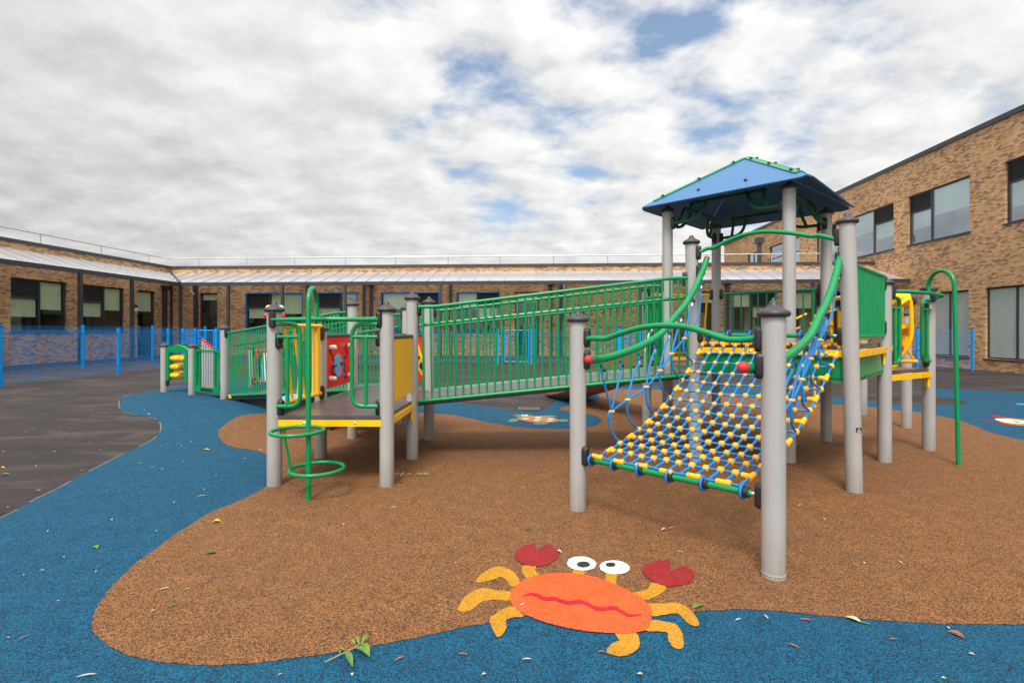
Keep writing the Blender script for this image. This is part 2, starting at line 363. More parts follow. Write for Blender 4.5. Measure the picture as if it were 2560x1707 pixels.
left_edge = [(0,1296),(49,1270.5),(92.6,1246),(152.5,1217),(212,1183),(259,1160),(310,1134),(354,1114),(381,1099),(396,1085),(402,1071.7),(400,1058),(392,1048.5),(378.5,1044),(359.5,1040),(335,1036),(313,1031),(302,1024),(297,1012),(299.6,1001),(310.5,991),(327,986),(354,982),(400,973.6),(436,967),(470,962)]
blue_px = [(-3500,3600),(-1500,2100),(-420,1500)]+left_edge+[(574,954),(667,949),(800,950),(900,958),(960,974),(1046,995),(1106,1001),(1200,1014),(1264,1023.5),(1322.5,1029),(1347,1027.5),(1368,1020.5),(1384,1007.5),(1391,994),(1389,981),(1424,976),(1466,970),(1560,967),(1683,966),(1840,968),(1988,986),(2080,992),(2159,1001),(2230,1009),(2302,1014),(2339,1014),(2393,1011.5),(2423,1007.5),(2383,997.5),(2339,992),(2318,986),(2310,979),(2320,974),(2338.7,972.7),(2399.5,973),(2432.6,974.4),(2560,982),(3000,1010),(3600,1100),(4200,1500),(5200,3600)]
tag(sheet('blue_rubber_surface', M['bluer'], loop(blue_px, 4), .0035), 'blue speckled rubber safety surface winding round the play area', 'rubber surface', kind='structure')
brown_px = [(640,1659),(572,1664),(517,1665),(435.7,1661),(381,1654.5),(327,1642),(288.7,1626),(261,1607),(239.7,1590.5),(231.5,1568.7),(233,1547),(245,1514),(267,1484),(288.7,1457),(321,1427),(351,1400),(395,1370),(435.7,1338.5),(482,1310),(531,1280),(600,1252),(666.7,1217.7),(688,1195),(690,1170),(680,1152),(660,1136),(640,1127.5),(599,1121),(572,1115),(555.6,1104),(547,1091),(547,1077),(564,1061),(580,1050),(599,1040),(640,1035),(700,1031),(800,1027),(920,1027),(1046,1032),(1117,1036.6),(1145,1040.7),(1185.5,1049),(1246,1061),(1307,1069.5),(1353,1073),(1423.6,1073),(1465.7,1068.7),(1483,1065.7),(1500,1059.5),(1504,1053),(1500,1047),(1486,1040),(1465.7,1036),(1423.6,1029.7),(1411,1027),(1400,1023),(1405,1018),(1423.6,1013.6),(1465.7,1006),(1491,1000.6),(1500,993.7),(1495.6,984.5),(1506,978.4),(1560,973),(1683,976),(1760,979),(1840,985),(1960,1000),(2094,1012.6),(2159,1016.5),(2228,1024),(2302,1032),(2338.7,1038.5),(2385,1048),(2427,1061.7),(2457,1074),(2493.5,1087),(2560,1102),(2800,1160),(3300,1290),(3500,1420),(3200,1540),(2800,1563),(2560,1563),(2398.6,1562),(2291,1558.6),(2184,1551),(2077,1542.5),(1970,1532),(1898.6,1526),(1827,1526),(1738,1532),(1629,1541),(1450,1542),(1308,1542.6),(1220,1560.5),(1171,1567),(1103,1583.6),(1048.5,1594.5),(980,1608),(926,1617.7),(830.6,1634),(721.7,1649)]
tag(sheet('brown_rubber_surface', M['brownr'], loop(brown_px, 4), .0065, rag=(.012,.2,.0035)), 'sand brown speckled rubber safety surface under the play structure', 'rubber surface', kind='structure')
# thin pale joint where the rubber meets the tarmac
ed = crv([gp(*p) for p in [(-420,1500)]+left_edge], 5); em = MB()
for i in range(len(ed)-1):
    d = (ed[i+1]-ed[i]).normalized(); w = Vector((-d.y, d.x, 0))*.006; up = Vector((0,0,.0055))
    if i % 13 < 9: em.quad(ed[i]-w+up, ed[i+1]-w+up, ed[i+1]+w+up, ed[i]+w+up)
tag(em.build('surface_edging', M['edge'], smooth=False), 'thin pale joint between tarmac and blue rubber', 'edging', kind='structure')

# ---- inlaid animals
def ell(cx, cy, rx, ry, rot=0, n=22): return [(cx+rx*math.cos(2*math.pi*i/n)*math.cos(rot)-ry*math.sin(2*math.pi*i/n)*math.sin(rot), cy+rx*math.cos(2*math.pi*i/n)*math.sin(rot)+ry*math.sin(2*math.pi*i/n)*math.cos(rot)) for i in range(n)]
def inlay(th, name, mat, pts, org, z, lift, k=3, step=0):
    q = [gp(org[0]+p[0]/z, org[1]+p[1]/z) for p in pts]
    return sheet(name, M[mat], crv(q, k, True) if k > 1 else q, lift, step, th, rag=(.008,.05,.0022))
crab = thing('crab_inlay', 'orange crab with wavy mouth and goggle eyes inlaid in the rubber floor', 'floor graphic', gp(1450,1500))
O, Z = (1100,1320), 3.459
for nm, pts in (('leg', [(690,480),(660,420),(610,370),(540,346),(450,352),(370,400),(320,445),(315,478),(370,475),(460,455),(530,432),(570,460),(600,500),(635,520)]),
    ('leg', [(605,560),(500,550),(400,530),(310,545),(210,610),(155,700),(165,730),(230,732),(300,700),(370,645),(480,632),(612,635)]),
    ('leg', [(650,690),(570,700),(480,750),(430,800),(440,850),(475,930),(505,955),(545,925),(575,870),(575,805),(640,785),(725,775),(690,735)]),
    ('leg', [(1800,668),(1920,665),(2030,655),(2130,690),(2210,770),(2238,855),(2170,850),(2110,800),(2060,755),(1990,752),(1825,772)]),
    ('leg', [(1815,810),(1950,822),(2040,845),(2090,910),(2108,990),(2100,1050),(2040,1055),(1990,1010),(1970,960),(1965,920),(1900,905),(1780,900)]),
    ('leg', [(1515,915),(1550,980),(1490,1010),(1445,1060),(1450,1095),(1520,1118),(1600,1118),(1680,1085),(1722,1040),(1725,985),(1690,915)]),
    ('arm', [(722,335),(708,375),(725,415),(770,450),(850,418),(820,370),(828,340)]), ('arm', [(1838,482),(1790,540),(1670,575),(1770,632),(1860,605),(1930,565),(1948,510)]),
    ('eye_stalk', [(1150,370),(1255,380),(1245,425),(1140,410)]), ('eye_stalk', [(1440,400),(1535,410),(1520,505),(1425,470)])):
    inlay(crab, nm, 'ochre', pts, O, Z, .0090, 1 if nm == 'eye_stalk' else 3)
inlay(crab, 'shell', 'orange', [(605,600),(640,530),(730,460),(860,418),(1080,402),(1300,425),(1500,495),(1680,580),(1800,670),(1828,740),(1820,830),(1770,900),(1650,925),(1500,925),(1250,905),(1000,855),(800,790),(680,730),(620,670)], O, Z, .0115)
mc = crv([(715,608,0),(790,588,0),(850,605,0),(910,632,0),(980,628,0),(1050,650,0),(1120,668,0),(1200,655,0),(1270,672,0),(1340,710,0),(1420,720,0),(1500,708,0),(1560,735,0),(1640,775,0),(1745,768,0)], 3)
up, dn = [], []
for i, p in enumerate(mc):
    w = 17*min(1, .15+i/5, .15+(len(mc)-1-i)/5); up.append((p.x, p.y-w)); dn.append((p.x, p.y+w))
inlay(crab, 'mouth', 'mouth', up+dn[::-1], O, Z, .0135, 1)
inlay(crab, 'claw', 'claret', [(818,140),(740,160),(670,190),(640,235),(650,275),(700,315),(780,338),(870,345),(950,320),(1010,280),(1028,240),(1000,185),(920,148),(832,215)], O, Z, .0115, 1)
inlay(crab, 'claw', 'claret', [(1990,288),(1900,288),(1800,320),(1745,365),(1750,400),(1800,450),(1870,490),(1970,520),(2080,510),(2170,480),(2208,430),(2190,380),(2120,335),(1990,384)], O, Z, .0115, 1)
for c, rx, ry, pc, pr, ps in (((1225,320),127,61,(1240,330),58,26), ((1510,353),130,60,(1475,332),43,20)):
    e = inlay(crab, 'eye', 'whiter', ell(*c, rx, ry, .06), O, Z, .0115, 2); inlay(e, 'pupil', 'pupil', ell(*pc, pr, ps), O, Z, .0135, 2)
turtle = thing('turtle_inlay', 'small green turtle with spotted brown shell inlaid in the blue rubber', 'floor graphic', gp(1340,1048))
O, Z = (1200,960), 6.53
for p in ([(460,600),(520,570),(630,572),(600,612),(480,625)], [(1280,590),(1400,578),(1450,600),(1380,618),(1290,612)], [(860,636),(1000,632),(1120,636),(1050,662),(900,662)], [(930,530),(1100,515),(1240,525),(1180,545)]): inlay(turtle, 'flipper', 'turtg', p, O, Z, .0060, 3)
inlay(turtle, 'head', 'turtg', [(520,512),(650,498),(850,510),(830,538),(640,548),(560,532)], O, Z, .0060)
inlay(turtle, 'beak', 'claret', [(497,513),(545,508),(620,530),(560,536),(505,527)], O, Z, .0080)
e = inlay(turtle, 'eye', 'whiter', ell(730,518,53,11), O, Z, .0080, 2); inlay(e, 'pupil', 'pupil', ell(724,518,25,5), O, Z, .0100, 2)
sh = inlay(turtle, 'shell', 'turtb', ell(955,582,332,50,.045), O, Z, .0085, 2)
for c in ((945,548),(747,573),(950,577),(1158,579),(920,606),(1142,612)): inlay(sh, 'spot', 'cream', ell(*c,55,9), O, Z, .0105, 2)
fish = thing('fish_inlay', 'orange fish with red fins and long white eye inlaid in the blue rubber', 'floor graphic', gp(2560,1062))
O, Z = (2300,960), 9.05
inlay(fish, 'fin', 'claret', [(1635,720),(1680,705),(1900,745),(2100,785),(1780,795)], O, Z, .0060)
inlay(fish, 'fin', 'claret', [(1350,805),(1500,815),(1700,850),(1900,885),(2150,925),(2100,942),(1950,935),(1850,915),(1720,868),(1560,845),(1380,820)], O, Z, .0060)
inlay(fish, 'body', 'ochre', [(1690,800),(1800,785),(2050,780),(2352,810),(2700,850),(2900,900),(2600,960),(2352,950),(2150,935),(1900,890)], O, Z, .0085)
e = inlay(fish, 'eye', 'whiter', [(1690,805),(1800,795),(2100,815),(2352,850),(2420,880),(2352,905),(2150,900),(1850,860)], O, Z, .0105); inlay(e, 'pupil', 'pupil', [(2060,855),(2150,853),(2300,885),(2200,882)], O, Z, .0115)
wv = sheet('wave_inlay', M['lblue'], crv([gp(2300+p[0]/9.05, 960+p[1]/9.05) for p in [(2160,450),(2250,440),(2500,455),(2700,470),(2500,478),(2250,475)]], 3, True), .0060, 0)
tag(wv, 'small bright blue streak inlaid behind the orange fish', 'floor graphic')
# ---- drain
dc = gp(1322,1023); dr = thing('drain_grate', 'small rusty slotted drain grate set in the tarmac beside the blue rubber', 'drain', dc)
fm = MB(); w, l = .36, .22
for sy in (-1, 1): fm.box(dc+Vector((0, sy*l/2, .012)), (w, .03, .02))
for sx in (-1, 1): fm.box(dc+Vector((sx*(w/2-.012), 0, .0125)), (.03, l-.032, .019))
fm.build('frame', M['cast'], dr); b = MB()
for i in range(11): b.box(dc+Vector((-w/2+.045+i*.027, 0, .011)), (.012, l-.034, .015))
b.build('grating', M['cast'], dr); MB().box(dc+Vector((0,0,.004)), (w-.03, l-.03, .004)).build('pit_shade', M['pit_shade'], dr)  # flat black plate stands in for the shade below the bars

# ================================================================== BUILDINGS (turned 2.95 degrees)
U_ = Vector((math.cos(YAW), -math.sin(YAW), 0)); V_ = Vector((math.sin(YAW), math.cos(YAW), 0))
def uv(u, v, z=0.0): return U_*u+V_*v+Vector((0,0,z))
VF, UL, UR = 24.1, -18.2, 15.5
def farU(px, V=VF):
    X = (px-CX)/F; t = V/(X*math.sin(YAW)+math.cos(YAW)); return t*(X*math.cos(YAW)-math.sin(YAW))
def sideV(px, U):
    X = (px-CX)/F; t = U/(X*math.cos(YAW)-math.sin(YAW)); return t*(X*math.sin(YAW)+math.cos(YAW))
class Wall:                       # l runs along the face, d goes into the building
    def __init__(s, o, dl, dn): s.o, s.dl, s.dn = Vector(o), Vector(dl), Vector(dn)
    def p(s, l, d, z): return s.o+s.dl*l+s.dn*d+Vector((0,0,z))
    def box(s, mb, l0, l1, d0, d1, z0, z1):
        return mb.hexa([s.p(l0,d0,z0), s.p(l1,d0,z0), s.p(l1,d1,z0), s.p(l0,d1,z0), s.p(l0,d0,z1), s.p(l1,d0,z1), s.p(l1,d1,z1), s.p(l0,d1,z1)])
    def brick(s, mb, l0, l1, z0, z1, holes, dep=.16):
        L = sorted({l0, l1, *[h[0] for h in holes], *[h[1] for h in holes]}); Zs = sorted({z0, z1, *[h[2] for h in holes], *[h[3] for h in holes]})
        for a, b in zip(L, L[1:]):
            for c, d in zip(Zs, Zs[1:]):
                m, n = (a+b)/2, (c+d)/2
                if not any(h[0] < m < h[1] and h[2] < n < h[3] for h in holes): mb.quad(s.p(a,0,c), s.p(b,0,c), s.p(b,0,d), s.p(a,0,d))
        for a, b, c, d in holes:
            for q in ((a,c,a,d),(b,c,b,d),(a,d,b,d),(a,c,b,c)): mb.quad(s.p(q[0],0,q[1]), s.p(q[2],0,q[3]), s.p(q[2],dep,q[3]), s.p(q[0],dep,q[1]))
FW = Wall(uv(0,VF), U_, V_); LW = Wall(uv(UL,0), V_, -U_); RW = Wall(uv(UR,0), V_, U_)

def opening(W, th, name, a, b, c, d, cols, trim=None, sill=True, pane='glass', deep=1.6):
    """cols: (fraction, [(height fraction, kind, blind)]) from small l to large l; kinds g(lass) l(ouvre) p(anel)"""
    f = MB(); t = .055; D0, D1 = .085, .145
    W.box(f, a, a+t, D0, D1, c, d); W.box(f, b-t, b, D0, D1, c, d); W.box(f, a+t, b-t, D0, D1, d-t, d); W.box(f, a+t, b-t, D0, D1, c, c+t)
    panes, louv, blinds, solids = [], [], [], []
    l = a+t; span = b-a-2*t; n = len(cols)
    for i, (w, rows) in enumerate(cols):
        l2 = l+span*w; e = l2-(.035 if i < n-1 else 0); s0 = l+(.035 if i else 0)
        if i < n-1: W.box(f, l2-.035, l2+.035, D0-.004, D1-.004, c+t, d-t)
        z = d-t
        for j, (h, k, bl) in enumerate(rows):
            z2 = z-(d-c-2*t)*h; lo = z2+(.03 if j < len(rows)-1 else 0); hi = z-(.03 if j else 0)
            if j < len(rows)-1: W.box(f, s0, e, D0+.003, D1-.003, z2-.03, z2+.03)
            if k == 'l': louv.append((s0, e, lo, hi))
            elif k == 'p': solids.append((s0, e, lo, hi))
            else:
                panes.append((s0, e, lo, hi))
                if bl: blinds.append((s0+.02, e-.02, hi-(hi-lo)*bl, hi-.01))
            z = z2
        l = l2
    o = f.build(name, M['anth'], th, smooth=False)
    for q in panes: W.box(MB(), q[0], q[1], .112, .124, q[2], q[3]).build('pane', M[pane], o, smooth=False)
    for q in louv:
        m = MB(); W.box(m, q[0], q[1], .135, .14, q[2], q[3]); k = max(4, int((q[3]-q[2])/.075))
        for i in range(k):
            zz = q[2]+(i+.5)*(q[3]-q[2])/k
            m.hexa([W.p(q[0],.075,zz-.028), W.p(q[1],.075,zz-.028), W.p(q[1],.13,zz+.012), W.p(q[0],.13,zz+.012), W.p(q[0],.075,zz-.018), W.p(q[1],.075,zz-.018), W.p(q[1],.13,zz+.022), W.p(q[0],.13,zz+.022)])
        m.build('louvre', M['anth'], o, smooth=False)
    for q in solids: W.box(MB(), q[0], q[1], .10, .13, q[2], q[3]).build('door_panel', M['anth'], o, smooth=False)
    for q in blinds:
        m = MB(); W.box(m, q[0], q[1], .185, .19, q[2], q[3]); W.box(m, q[0], q[1], .178, .197, q[2]-.03, q[2]); m.build('blind', M['blind'], o, smooth=False)
    if pane != 'frost':
        m = MB(); A, B, C, E = a-.5, b+.5, max(c-.9, .02), d+.15
        for q in (((A,deep,C),(B,deep,C),(B,deep,E),(A,deep,E)), ((A,.2,C),(A,deep,C),(A,deep,E),(A,.2,E)), ((B,.2,C),(B,deep,C),(B,deep,E),(B,.2,E)), ((A,.2,E),(B,.2,E),(B,deep,E),(A,deep,E)), ((A,.2,C),(B,.2,C),(B,deep,C),(A,deep,C))): m.quad(*[W.p(*r) for r in q])
        for q in (((A,.2,C),(a,.2,C),(a,.2,E),(A,.2,E)), ((b,.2,C),(B,.2,C),(B,.2,E),(b,.2,E))): m.quad(*[W.p(*r) for r in q])
        rnd = random.random(); m.build('interior', M['room'], o, smooth=False)
        W.box(MB(), a+(b-a)*(.15+.4*rnd), a+(b-a)*(.4+.4*rnd), deep-.35, deep-.01, C+.01, C+1.6+rnd*.8).build('cupboard', M['anth'] if rnd < .5 else M['blind'], o, smooth=False)
    if sill:
        W.box(MB(), a-.06, b+.06, -.045, .083, c-.045, c-.004).build('sill', M[trim] if trim else M['anth'], o, smooth=False)
    if trim:
        m = MB(); W.box(m, a-.002, a+.05, -.02, .083, c, d); W.box(m, b-.05, b+.002, -.02, .083, c, d); W.box(m, a+.05, b-.05, -.02, .083, d-.05, d+.002); m.build('surround', M[trim], o, smooth=False)
    return o
def hook(W, th, l, z0, z1):
    m = MB().tube(fillet([W.p(l, .09, z0), W.p(l, .0, z0), W.p(l, .0, z1), W.p(l, .09, z1)], .05), .014, 8); m.build('handle', M['steel'], th)

low = thing('school_building', 'long single storey buff brick school block with glazed canopy and roof rail', 'building', uv(0,VF,.1))
far_h, left_h = [], []
fz = lambda px, py, V=VF: H-(py-CY)*(V/(((px-CX)/F)*math.sin(YAW)+math.cos(YAW)))/F
G = lambda h, k='g', b=0: (h, k, b)
far_open = []
def fo(px0, px1, z0, z1, cols, **kw): far_open.append((farU(px0), farU(px1), z0, z1, cols, kw))
TZ, SZ = 3.24, 1.31
fo(498, 543, .17, TZ, [(1, [G(.32, 'g', .28), G(.68)])], sill=False)
fo(614, 757, SZ, TZ, [(.40, [G(.36,'l'), G(.64,'g',.42)]), (.60, [G(1,'g',.52)])], trim='blue_trim')
fo(786, 893.5, SZ, TZ, [(.60, [G(.36,'l'), G(.64,'g',.5)]), (.40, [G(1,'g',.6)])], trim='blue_trim')
fo(952, 1098, SZ, TZ, [(.64, [G(1,'g',.40)]), (.36, [G(.36,'l'), G(.64,'g',.4)])], trim='blue_trim')
fo(1141, 1250, SZ, TZ, [(.48, [G(1,'g',.40)]), (.52, [G(.36,'l'), G(.64,'g',.36)])], trim='blue_trim')
fo(1287, 1348, .17, TZ, [(1, [G(.32,'g',.45), G(.68)])], sill=False)
fo(1752, 1801, .17, TZ, [(1, [G(.32,'g',.5), G(.68)])], sill=False)
fo(1827, 1941, SZ, TZ, [(.48, [G(1,'g',.36)]), (.52, [G(.36,'l'), G(.64,'g',.4)])], trim='blue_trim')
fo(1976, 2109, SZ, TZ, [(.5, [G(1,'g',.4)]), (.5, [G(.36,'l'), G(.64,'g',.4)])], trim='blue_trim')
wm = MB(); ZP = 4.44
FW.brick(wm, UL, UR, -.1, ZP, [q[:4] for q in far_open])
left_open = []
def lo_(px0, px1, z0, z1, cols, **kw): left_open.append((sideV(px0, UL), sideV(px1, UL), z0, z1, cols, kw))
lo_(-150, -20, SZ+.02, TZ, [(.5, [G(.36,'l'), G(.64,'g',.5)]), (.5, [G(1,'g',.5)])])
lo_(26.7, 168, SZ+.02, TZ, [(.52, [G(.34,'l'), G(.66,'g',.55)]), (.48, [G(1,'g',.55)])])
lo_(208, 312, SZ+.02, TZ, [(.52, [G(.34,'l'), G(.66,'g',.48)]), (.48, [G(1,'g',.5)])])
lo_(343.7, 389, .19, TZ, [(1, [G(.33,'g',.93), G(.67)])], sill=False)
LW.brick(wm, -6, VF, -.1, ZP, [q[:4] for q in left_open])
for a, b in (((-6),VF+8),): wm.quad(uv(UL-9,VF+8,-.1), uv(UL-9,a,-.1), uv(UL-9,a,ZP), uv(UL-9,VF+8,ZP)); wm.quad(uv(UL,a,-.1), uv(UL-9,a,-.1), uv(UL-9,a,ZP), uv(UL,a,ZP)); wm.quad(uv(UL-9,VF+8,-.1), uv(UR,VF+8,-.1), uv(UR,VF+8,ZP), uv(UL-9,VF+8,ZP))
wm.build('wall', M['brick'], low, smooth=False)
rm = MB(); rm.quad(uv(UL-9,-6,ZP-.15), uv(UL-.05,-6,ZP-.15), uv(UL-.05,VF+.05,ZP-.15), uv(UL-9,VF+.05,ZP-.15)); rm.quad(uv(UL-9,VF+.05,ZP-.15), uv(UR,VF+.05,ZP-.15), uv(UR,VF+8,ZP-.15), uv(UL-9,VF+8,ZP-.15)); rm.build('roof', M['galv'], low, smooth=False)
cm = MB(); FW.box(cm, UL-.05, UR-.004, -.05, .30, ZP+.002, ZP+.13); LW.box(cm, -6, VF-.052, -.05, .30, ZP+.002, ZP+.13); cm.build('coping', M['cop'], low, smooth=False)
for a, b, c, d, cols, kw in far_open:
    o = opening(FW, low, 'door' if not kw.get('sill', True) else 'window', a, b, c, d, cols, **kw)
    if not kw.get('sill', True): hook(FW, o, (b-.12 if b < 0 and a < -10 else a+.12), 1.0, 1.5)
for a, b, c, d, cols, kw in left_open:
    o = opening(LW, low, 'door' if not kw.get('sill', True) else 'window', a, b, c, d, cols, **kw)
    if not kw.get('sill', True): hook(LW, o, a+.12, 1.0, 1.6)
# canopy: eave 2.2 m out, sloping up to the wall
EV, EU, EZ, WZ = 21.9, -16.1, 3.52, 4.22
cn = MB(); TH = Vector((0,0,.01))
cn.quad(*[p+TH for p in (uv(EU,EV,EZ), uv(UR-.03,EV,EZ), uv(UR-.03,VF-.01,WZ), uv(UL+.01,VF-.01,WZ))])
cn.quad(*[p+TH for p in (uv(EU,-6,EZ), uv(EU,EV,EZ), uv(UL+.01,VF-.01,WZ), uv(UL+.01,-6,WZ))])
can = cn.build('canopy', M['poly'], low, smooth=False)
gt = MB(); gt.hexa([uv(EU,EV-.1,EZ-.13), uv(UR-.03,EV-.1,EZ-.13), uv(UR-.03,EV,EZ-.13), uv(EU,EV,EZ-.13), uv(EU-.0,EV-.1,EZ+.02), uv(UR-.03,EV-.1,EZ+.02), uv(UR-.03,EV,EZ+.02), uv(EU,EV,EZ+.02)])
gt.hexa([uv(EU,-6,EZ-.13), uv(EU+.1,-6,EZ-.13), uv(EU+.1,EV-.102,EZ-.13), uv(EU,EV-.002,EZ-.13), uv(EU,-6,EZ+.02), uv(EU+.1,-6,EZ+.02), uv(EU+.1,EV-.102,EZ+.02), uv(EU,EV-.002,EZ+.02)])
gt.build('gutter', M['anth'], can, smooth=False)
gbar = lambda a, b: MB().bar(a, b, .04, .03).build('glazing_bar', M['galv'], can, smooth=False)
u = EU-1.8
while u < UR-.2:
    f = min(1, (u-UL)/(VF-EV)) if u < EU else 1.0
    v0 = EV if u >= EU else VF-(u-UL)
    if VF-v0 > .15: gbar(uv(u, VF-.02, WZ+.03), uv(u, v0+.01, EZ+(WZ-EZ)*(v0-EV)/(VF-EV)+.03))
    u += .685
v = EV+1.9
while v > -6:
    u1 = EU if v <= EV else UL+(VF-v)
    if u1-UL > .15: gbar(uv(UL+.02, v, WZ+.03), uv(u1-.01, v, EZ+(WZ-EZ)*(EU-u1)/(EU-UL)+.03))
    v -= .685
MB().bar(uv(UL+.02,VF-.03,WZ+.035), uv(EU,EV,EZ+.035), .09, .05).build('valley_flashing', M['anth'], can, smooth=False)
def cpost(u, v, w=.11): MB().box(uv(u, v, (EZ-.13)/2-.03), (w, w, EZ-.13+.06), -YAW).build('canopy_post', M['anth'], can, smooth=False)
cpost(EU+.06, EV-.045)
for px in (572, 707.6, 863.6, 1102, 1600, 2032): cpost(farU(px, EV), EV-.045)
for px in (-120, 197, 327): cpost(EU+.055, sideV(px, EU))
def pipe(W, l, hop=False, r=.05, top=3.45):
    m = MB(); W.box(m, l-r, l+r, -.11, -.012, .1, top)
    if hop: m.hexa([W.p(l-.1,-.2,top), W.p(l+.1,-.2,top), W.p(l+.1,-.012,top), W.p(l-.1,-.012,top), W.p(l-.24,-.3,top+.2), W.p(l+.24,-.3,top+.2), W.p(l+.24,-.012,top+.2), W.p(l-.24,-.012,top+.2)])
    else: W.box(m, l-r-.03, l+r+.03, -.125, -.008, 1.9, 1.96)
    m.build('downpipe', M['anth'], low, smooth=False)
for px, hp, r in ((491.5,0,.09), (769.5,0,.07), (911,0,.055), (929,1,.075), (1127,0,.055), (1377,1,.075), (1403,0,.075), (1817,1,.085)): pipe(FW, farU(px), hp, r, 3.5 if hp else 3.9)
pipe(LW, sideV(409, UL), 1, .12, 3.35); pipe(LW, sideV(427, UL), 0, .06, 3.9)
# overflow spouts curling into the pipes
for px in (484, 1409):
    l = farU(px); MB().tube(fillet([FW.p(l,-.2,3.75), FW.p(l,-.2,3.3), FW.p(l+(.18 if px < 900 else -.12),-.2,3.15)], .1), .035, 8).build('overflow_pipe', M['galv'], low)
lamp = MB().lathe([(.0,0),(.13,.0),(.13,.04),(.11,.09),(.06,.12),(0,.125)], LW.p(sideV(335, UL), -.02, 2.35), 14, U_).build('wall_lamp', M['white'], low); MB().lathe([(.0,0),(.135,.0),(.135,.06),(.12,.1),(0,.12)], LW.p(sideV(335, UL), -.02, 2.43), 14, U_).build('lamp_hood', M['anth'], lamp)
# roof rail
def rail(pts, posts):
    m = MB().tube(pts, .03, 8); o = m.build('roof_rail', M['galv'], low)
    for a in posts:
        MB().tube([a+Vector((0,0,-.62)), a+Vector((0,0,.03))], .025, 8).build('rail_post', M['galv'], o)
RZ = 5.06; rf, rl = VF+.75, UL-.75
pst = [uv(farU(px, rf), rf, RZ) for px in (497,617,736,863.6,988.6,1120,1250,1384,1519,1655,1790,1929,2060)]+[uv(rl, sideV(px, rl), RZ) for px in (-60,101,253,372)]
rail([uv(rl,-6,RZ), uv(rl,rf-.3,RZ), uv(rl+.3,rf,RZ), uv(UR-.1,rf,RZ)], pst)
fl = uv(farU(1898.5, 27.5), 27.5, 0)
MB().box(fl+Vector((0,0,5.2)), (.17,.17,1.9)).box(fl+Vector((0,0,6.16)), (.36,.36,.32)).build('flue', M['anth'], low, smooth=False)

tall = thing('school_building', 'two storey buff brick school wing with large grey framed windows', 'building', uv(UR,20,0))
up_open = []
def ro(px0, px1, z0, z1, cols, **kw): # sideV falls with px on this side
    a, b = sideV(px1, UR), sideV(px0, UR); up_open.append((a, b, z0, z1, cols, kw))
UT, UB = 6.98, 4.93
ro(2512, 2680, UB, UT, [(.62, [G(1,'g',.5)]), (.38, [G(.34,'l'), G(.66,'g',.6)])], pane='glassup')
ro(2270, 2424, UB, UT, [(.62, [G(1,'g',.5)]), (.38, [G(.34,'l'), G(.66,'g',.5)])], pane='glassup')
ro(2112, 2234, UB, UT, [(.4, [G(.34,'l'), G(.66,'g',.5)]), (.6, [G(1,'g',.45)])], pane='glassup')
ro(2039, 2091, UB, UT, [(.5, [G(.34,'l'), G(.66,'g',.5)]), (.5, [G(1,'g',.5)])], pane='glassup')
ro(1922.5, 1998.5, UB, UT, [(.45, [G(.4,'g'), G(.6,'g',.5)]), (.55, [G(.4,'g'), G(.6)])], pane='glassup')
ro(1868, 1896, UB, UT, [(.5, [G(1,'g',.5)]), (.5, [G(1,'g')])], pane='glassup')
ro(2322, 2421.6, .42, 2.86, [(.5, [G(1)]), (.5, [G(1)])], pane='frost')
ro(2462.7, 2620, .42, 2.86, [(.5, [G(1)]), (.5, [G(1)])], pane='frost')
tm = MB(); TZP = 8.42; VE = sideV(1810.5, UR)
RW.brick(tm, -4, VE, -.2, TZP, [q[:4] for q in up_open])
tm.quad(uv(UR,VE,-.2), uv(UR+12,VE,-.2), uv(UR+12,VE,TZP), uv(UR,VE,TZP)); tm.quad(uv(UR,-4,-.2), uv(UR+12,-4,-.2), uv(UR+12,-4,TZP), uv(UR,-4,TZP)); tm.quad(uv(UR+12,-4,-.2), uv(UR+12,VE,-.2), uv(UR+12,VE,TZP), uv(UR+12,-4,TZP))
tm.build('wall', M['brick'], tall, smooth=False)
MB().quad(uv(UR,-4,TZP-.1), uv(UR+12,-4,TZP-.1), uv(UR+12,VE,TZP-.1), uv(UR,VE,TZP-.1)).build('roof', M['galv'], tall, smooth=False)
RW.box(MB(), -4, VE+.06, -.06, .3, TZP+.002, TZP+.17).build('coping', M['anth'], tall, smooth=False)
for a, b, c, d, cols, kw in up_open: opening(RW, tall, 'window', a, b, c, d, cols, **kw)

# ================================================================== FENCES
def mesh_panel(th, a, b, top):
    a, b = Vector(a), Vector(b); L = (b-a).length; d = (b-a)/L; nrm = Vector((-d.y, d.x, 0)); m = MB()
    za, zb = g(a.x,a.y)+.06, g(b.x,b.y)+.06
    folds = [(0,.0),(.03,.0),(.10,.03),(.17,.0),(.60,.0),(1.0,.0),(1.06,.03),(1.13,.0)]
    n = int(L/.05)
    def q(s, h, off): z0 = za+(zb-za)*s/L; return a+d*s+nrm*off+Vector((0,0,0))+Vector((0,0,z0-a.z+(top-z0)*h/1.2))
    for i in range(n+1):
        s = i*L/n; m.tube([q(s, h, o) for h, o in folds]+[q(s, 1.2, 0)], .0025, 4)
    for h, o in folds[1:]+[(1.19,0)]:
        for e in (-.005, .005): m.tube([q(0, h, o+e), q(L, h, o+e)], .0030, 4)
    m.build('mesh_panel', M['fence'], th)
def fpost(th, p, top, w=.065):
    z = g(p[0], p[1]); m = MB(); m.box((p[0], p[1], (z-.1+top+.05)/2), (w, w, top+.05-z+.1), -YAW); o = m.build('post', M['fence'], th, smooth=False)
    k = MB(); k.box((p[0], p[1], top+.058), (w+.008, w+.008, .016), -YAW)
    for zz in (.25, .7, 1.1): k.box(Vector((p[0], p[1], z+zz))-V_*w*.5-U_*w*.28, (.022,.02,.03), -YAW)
    k.build('post_fixings', M['black'], o, smooth=False)
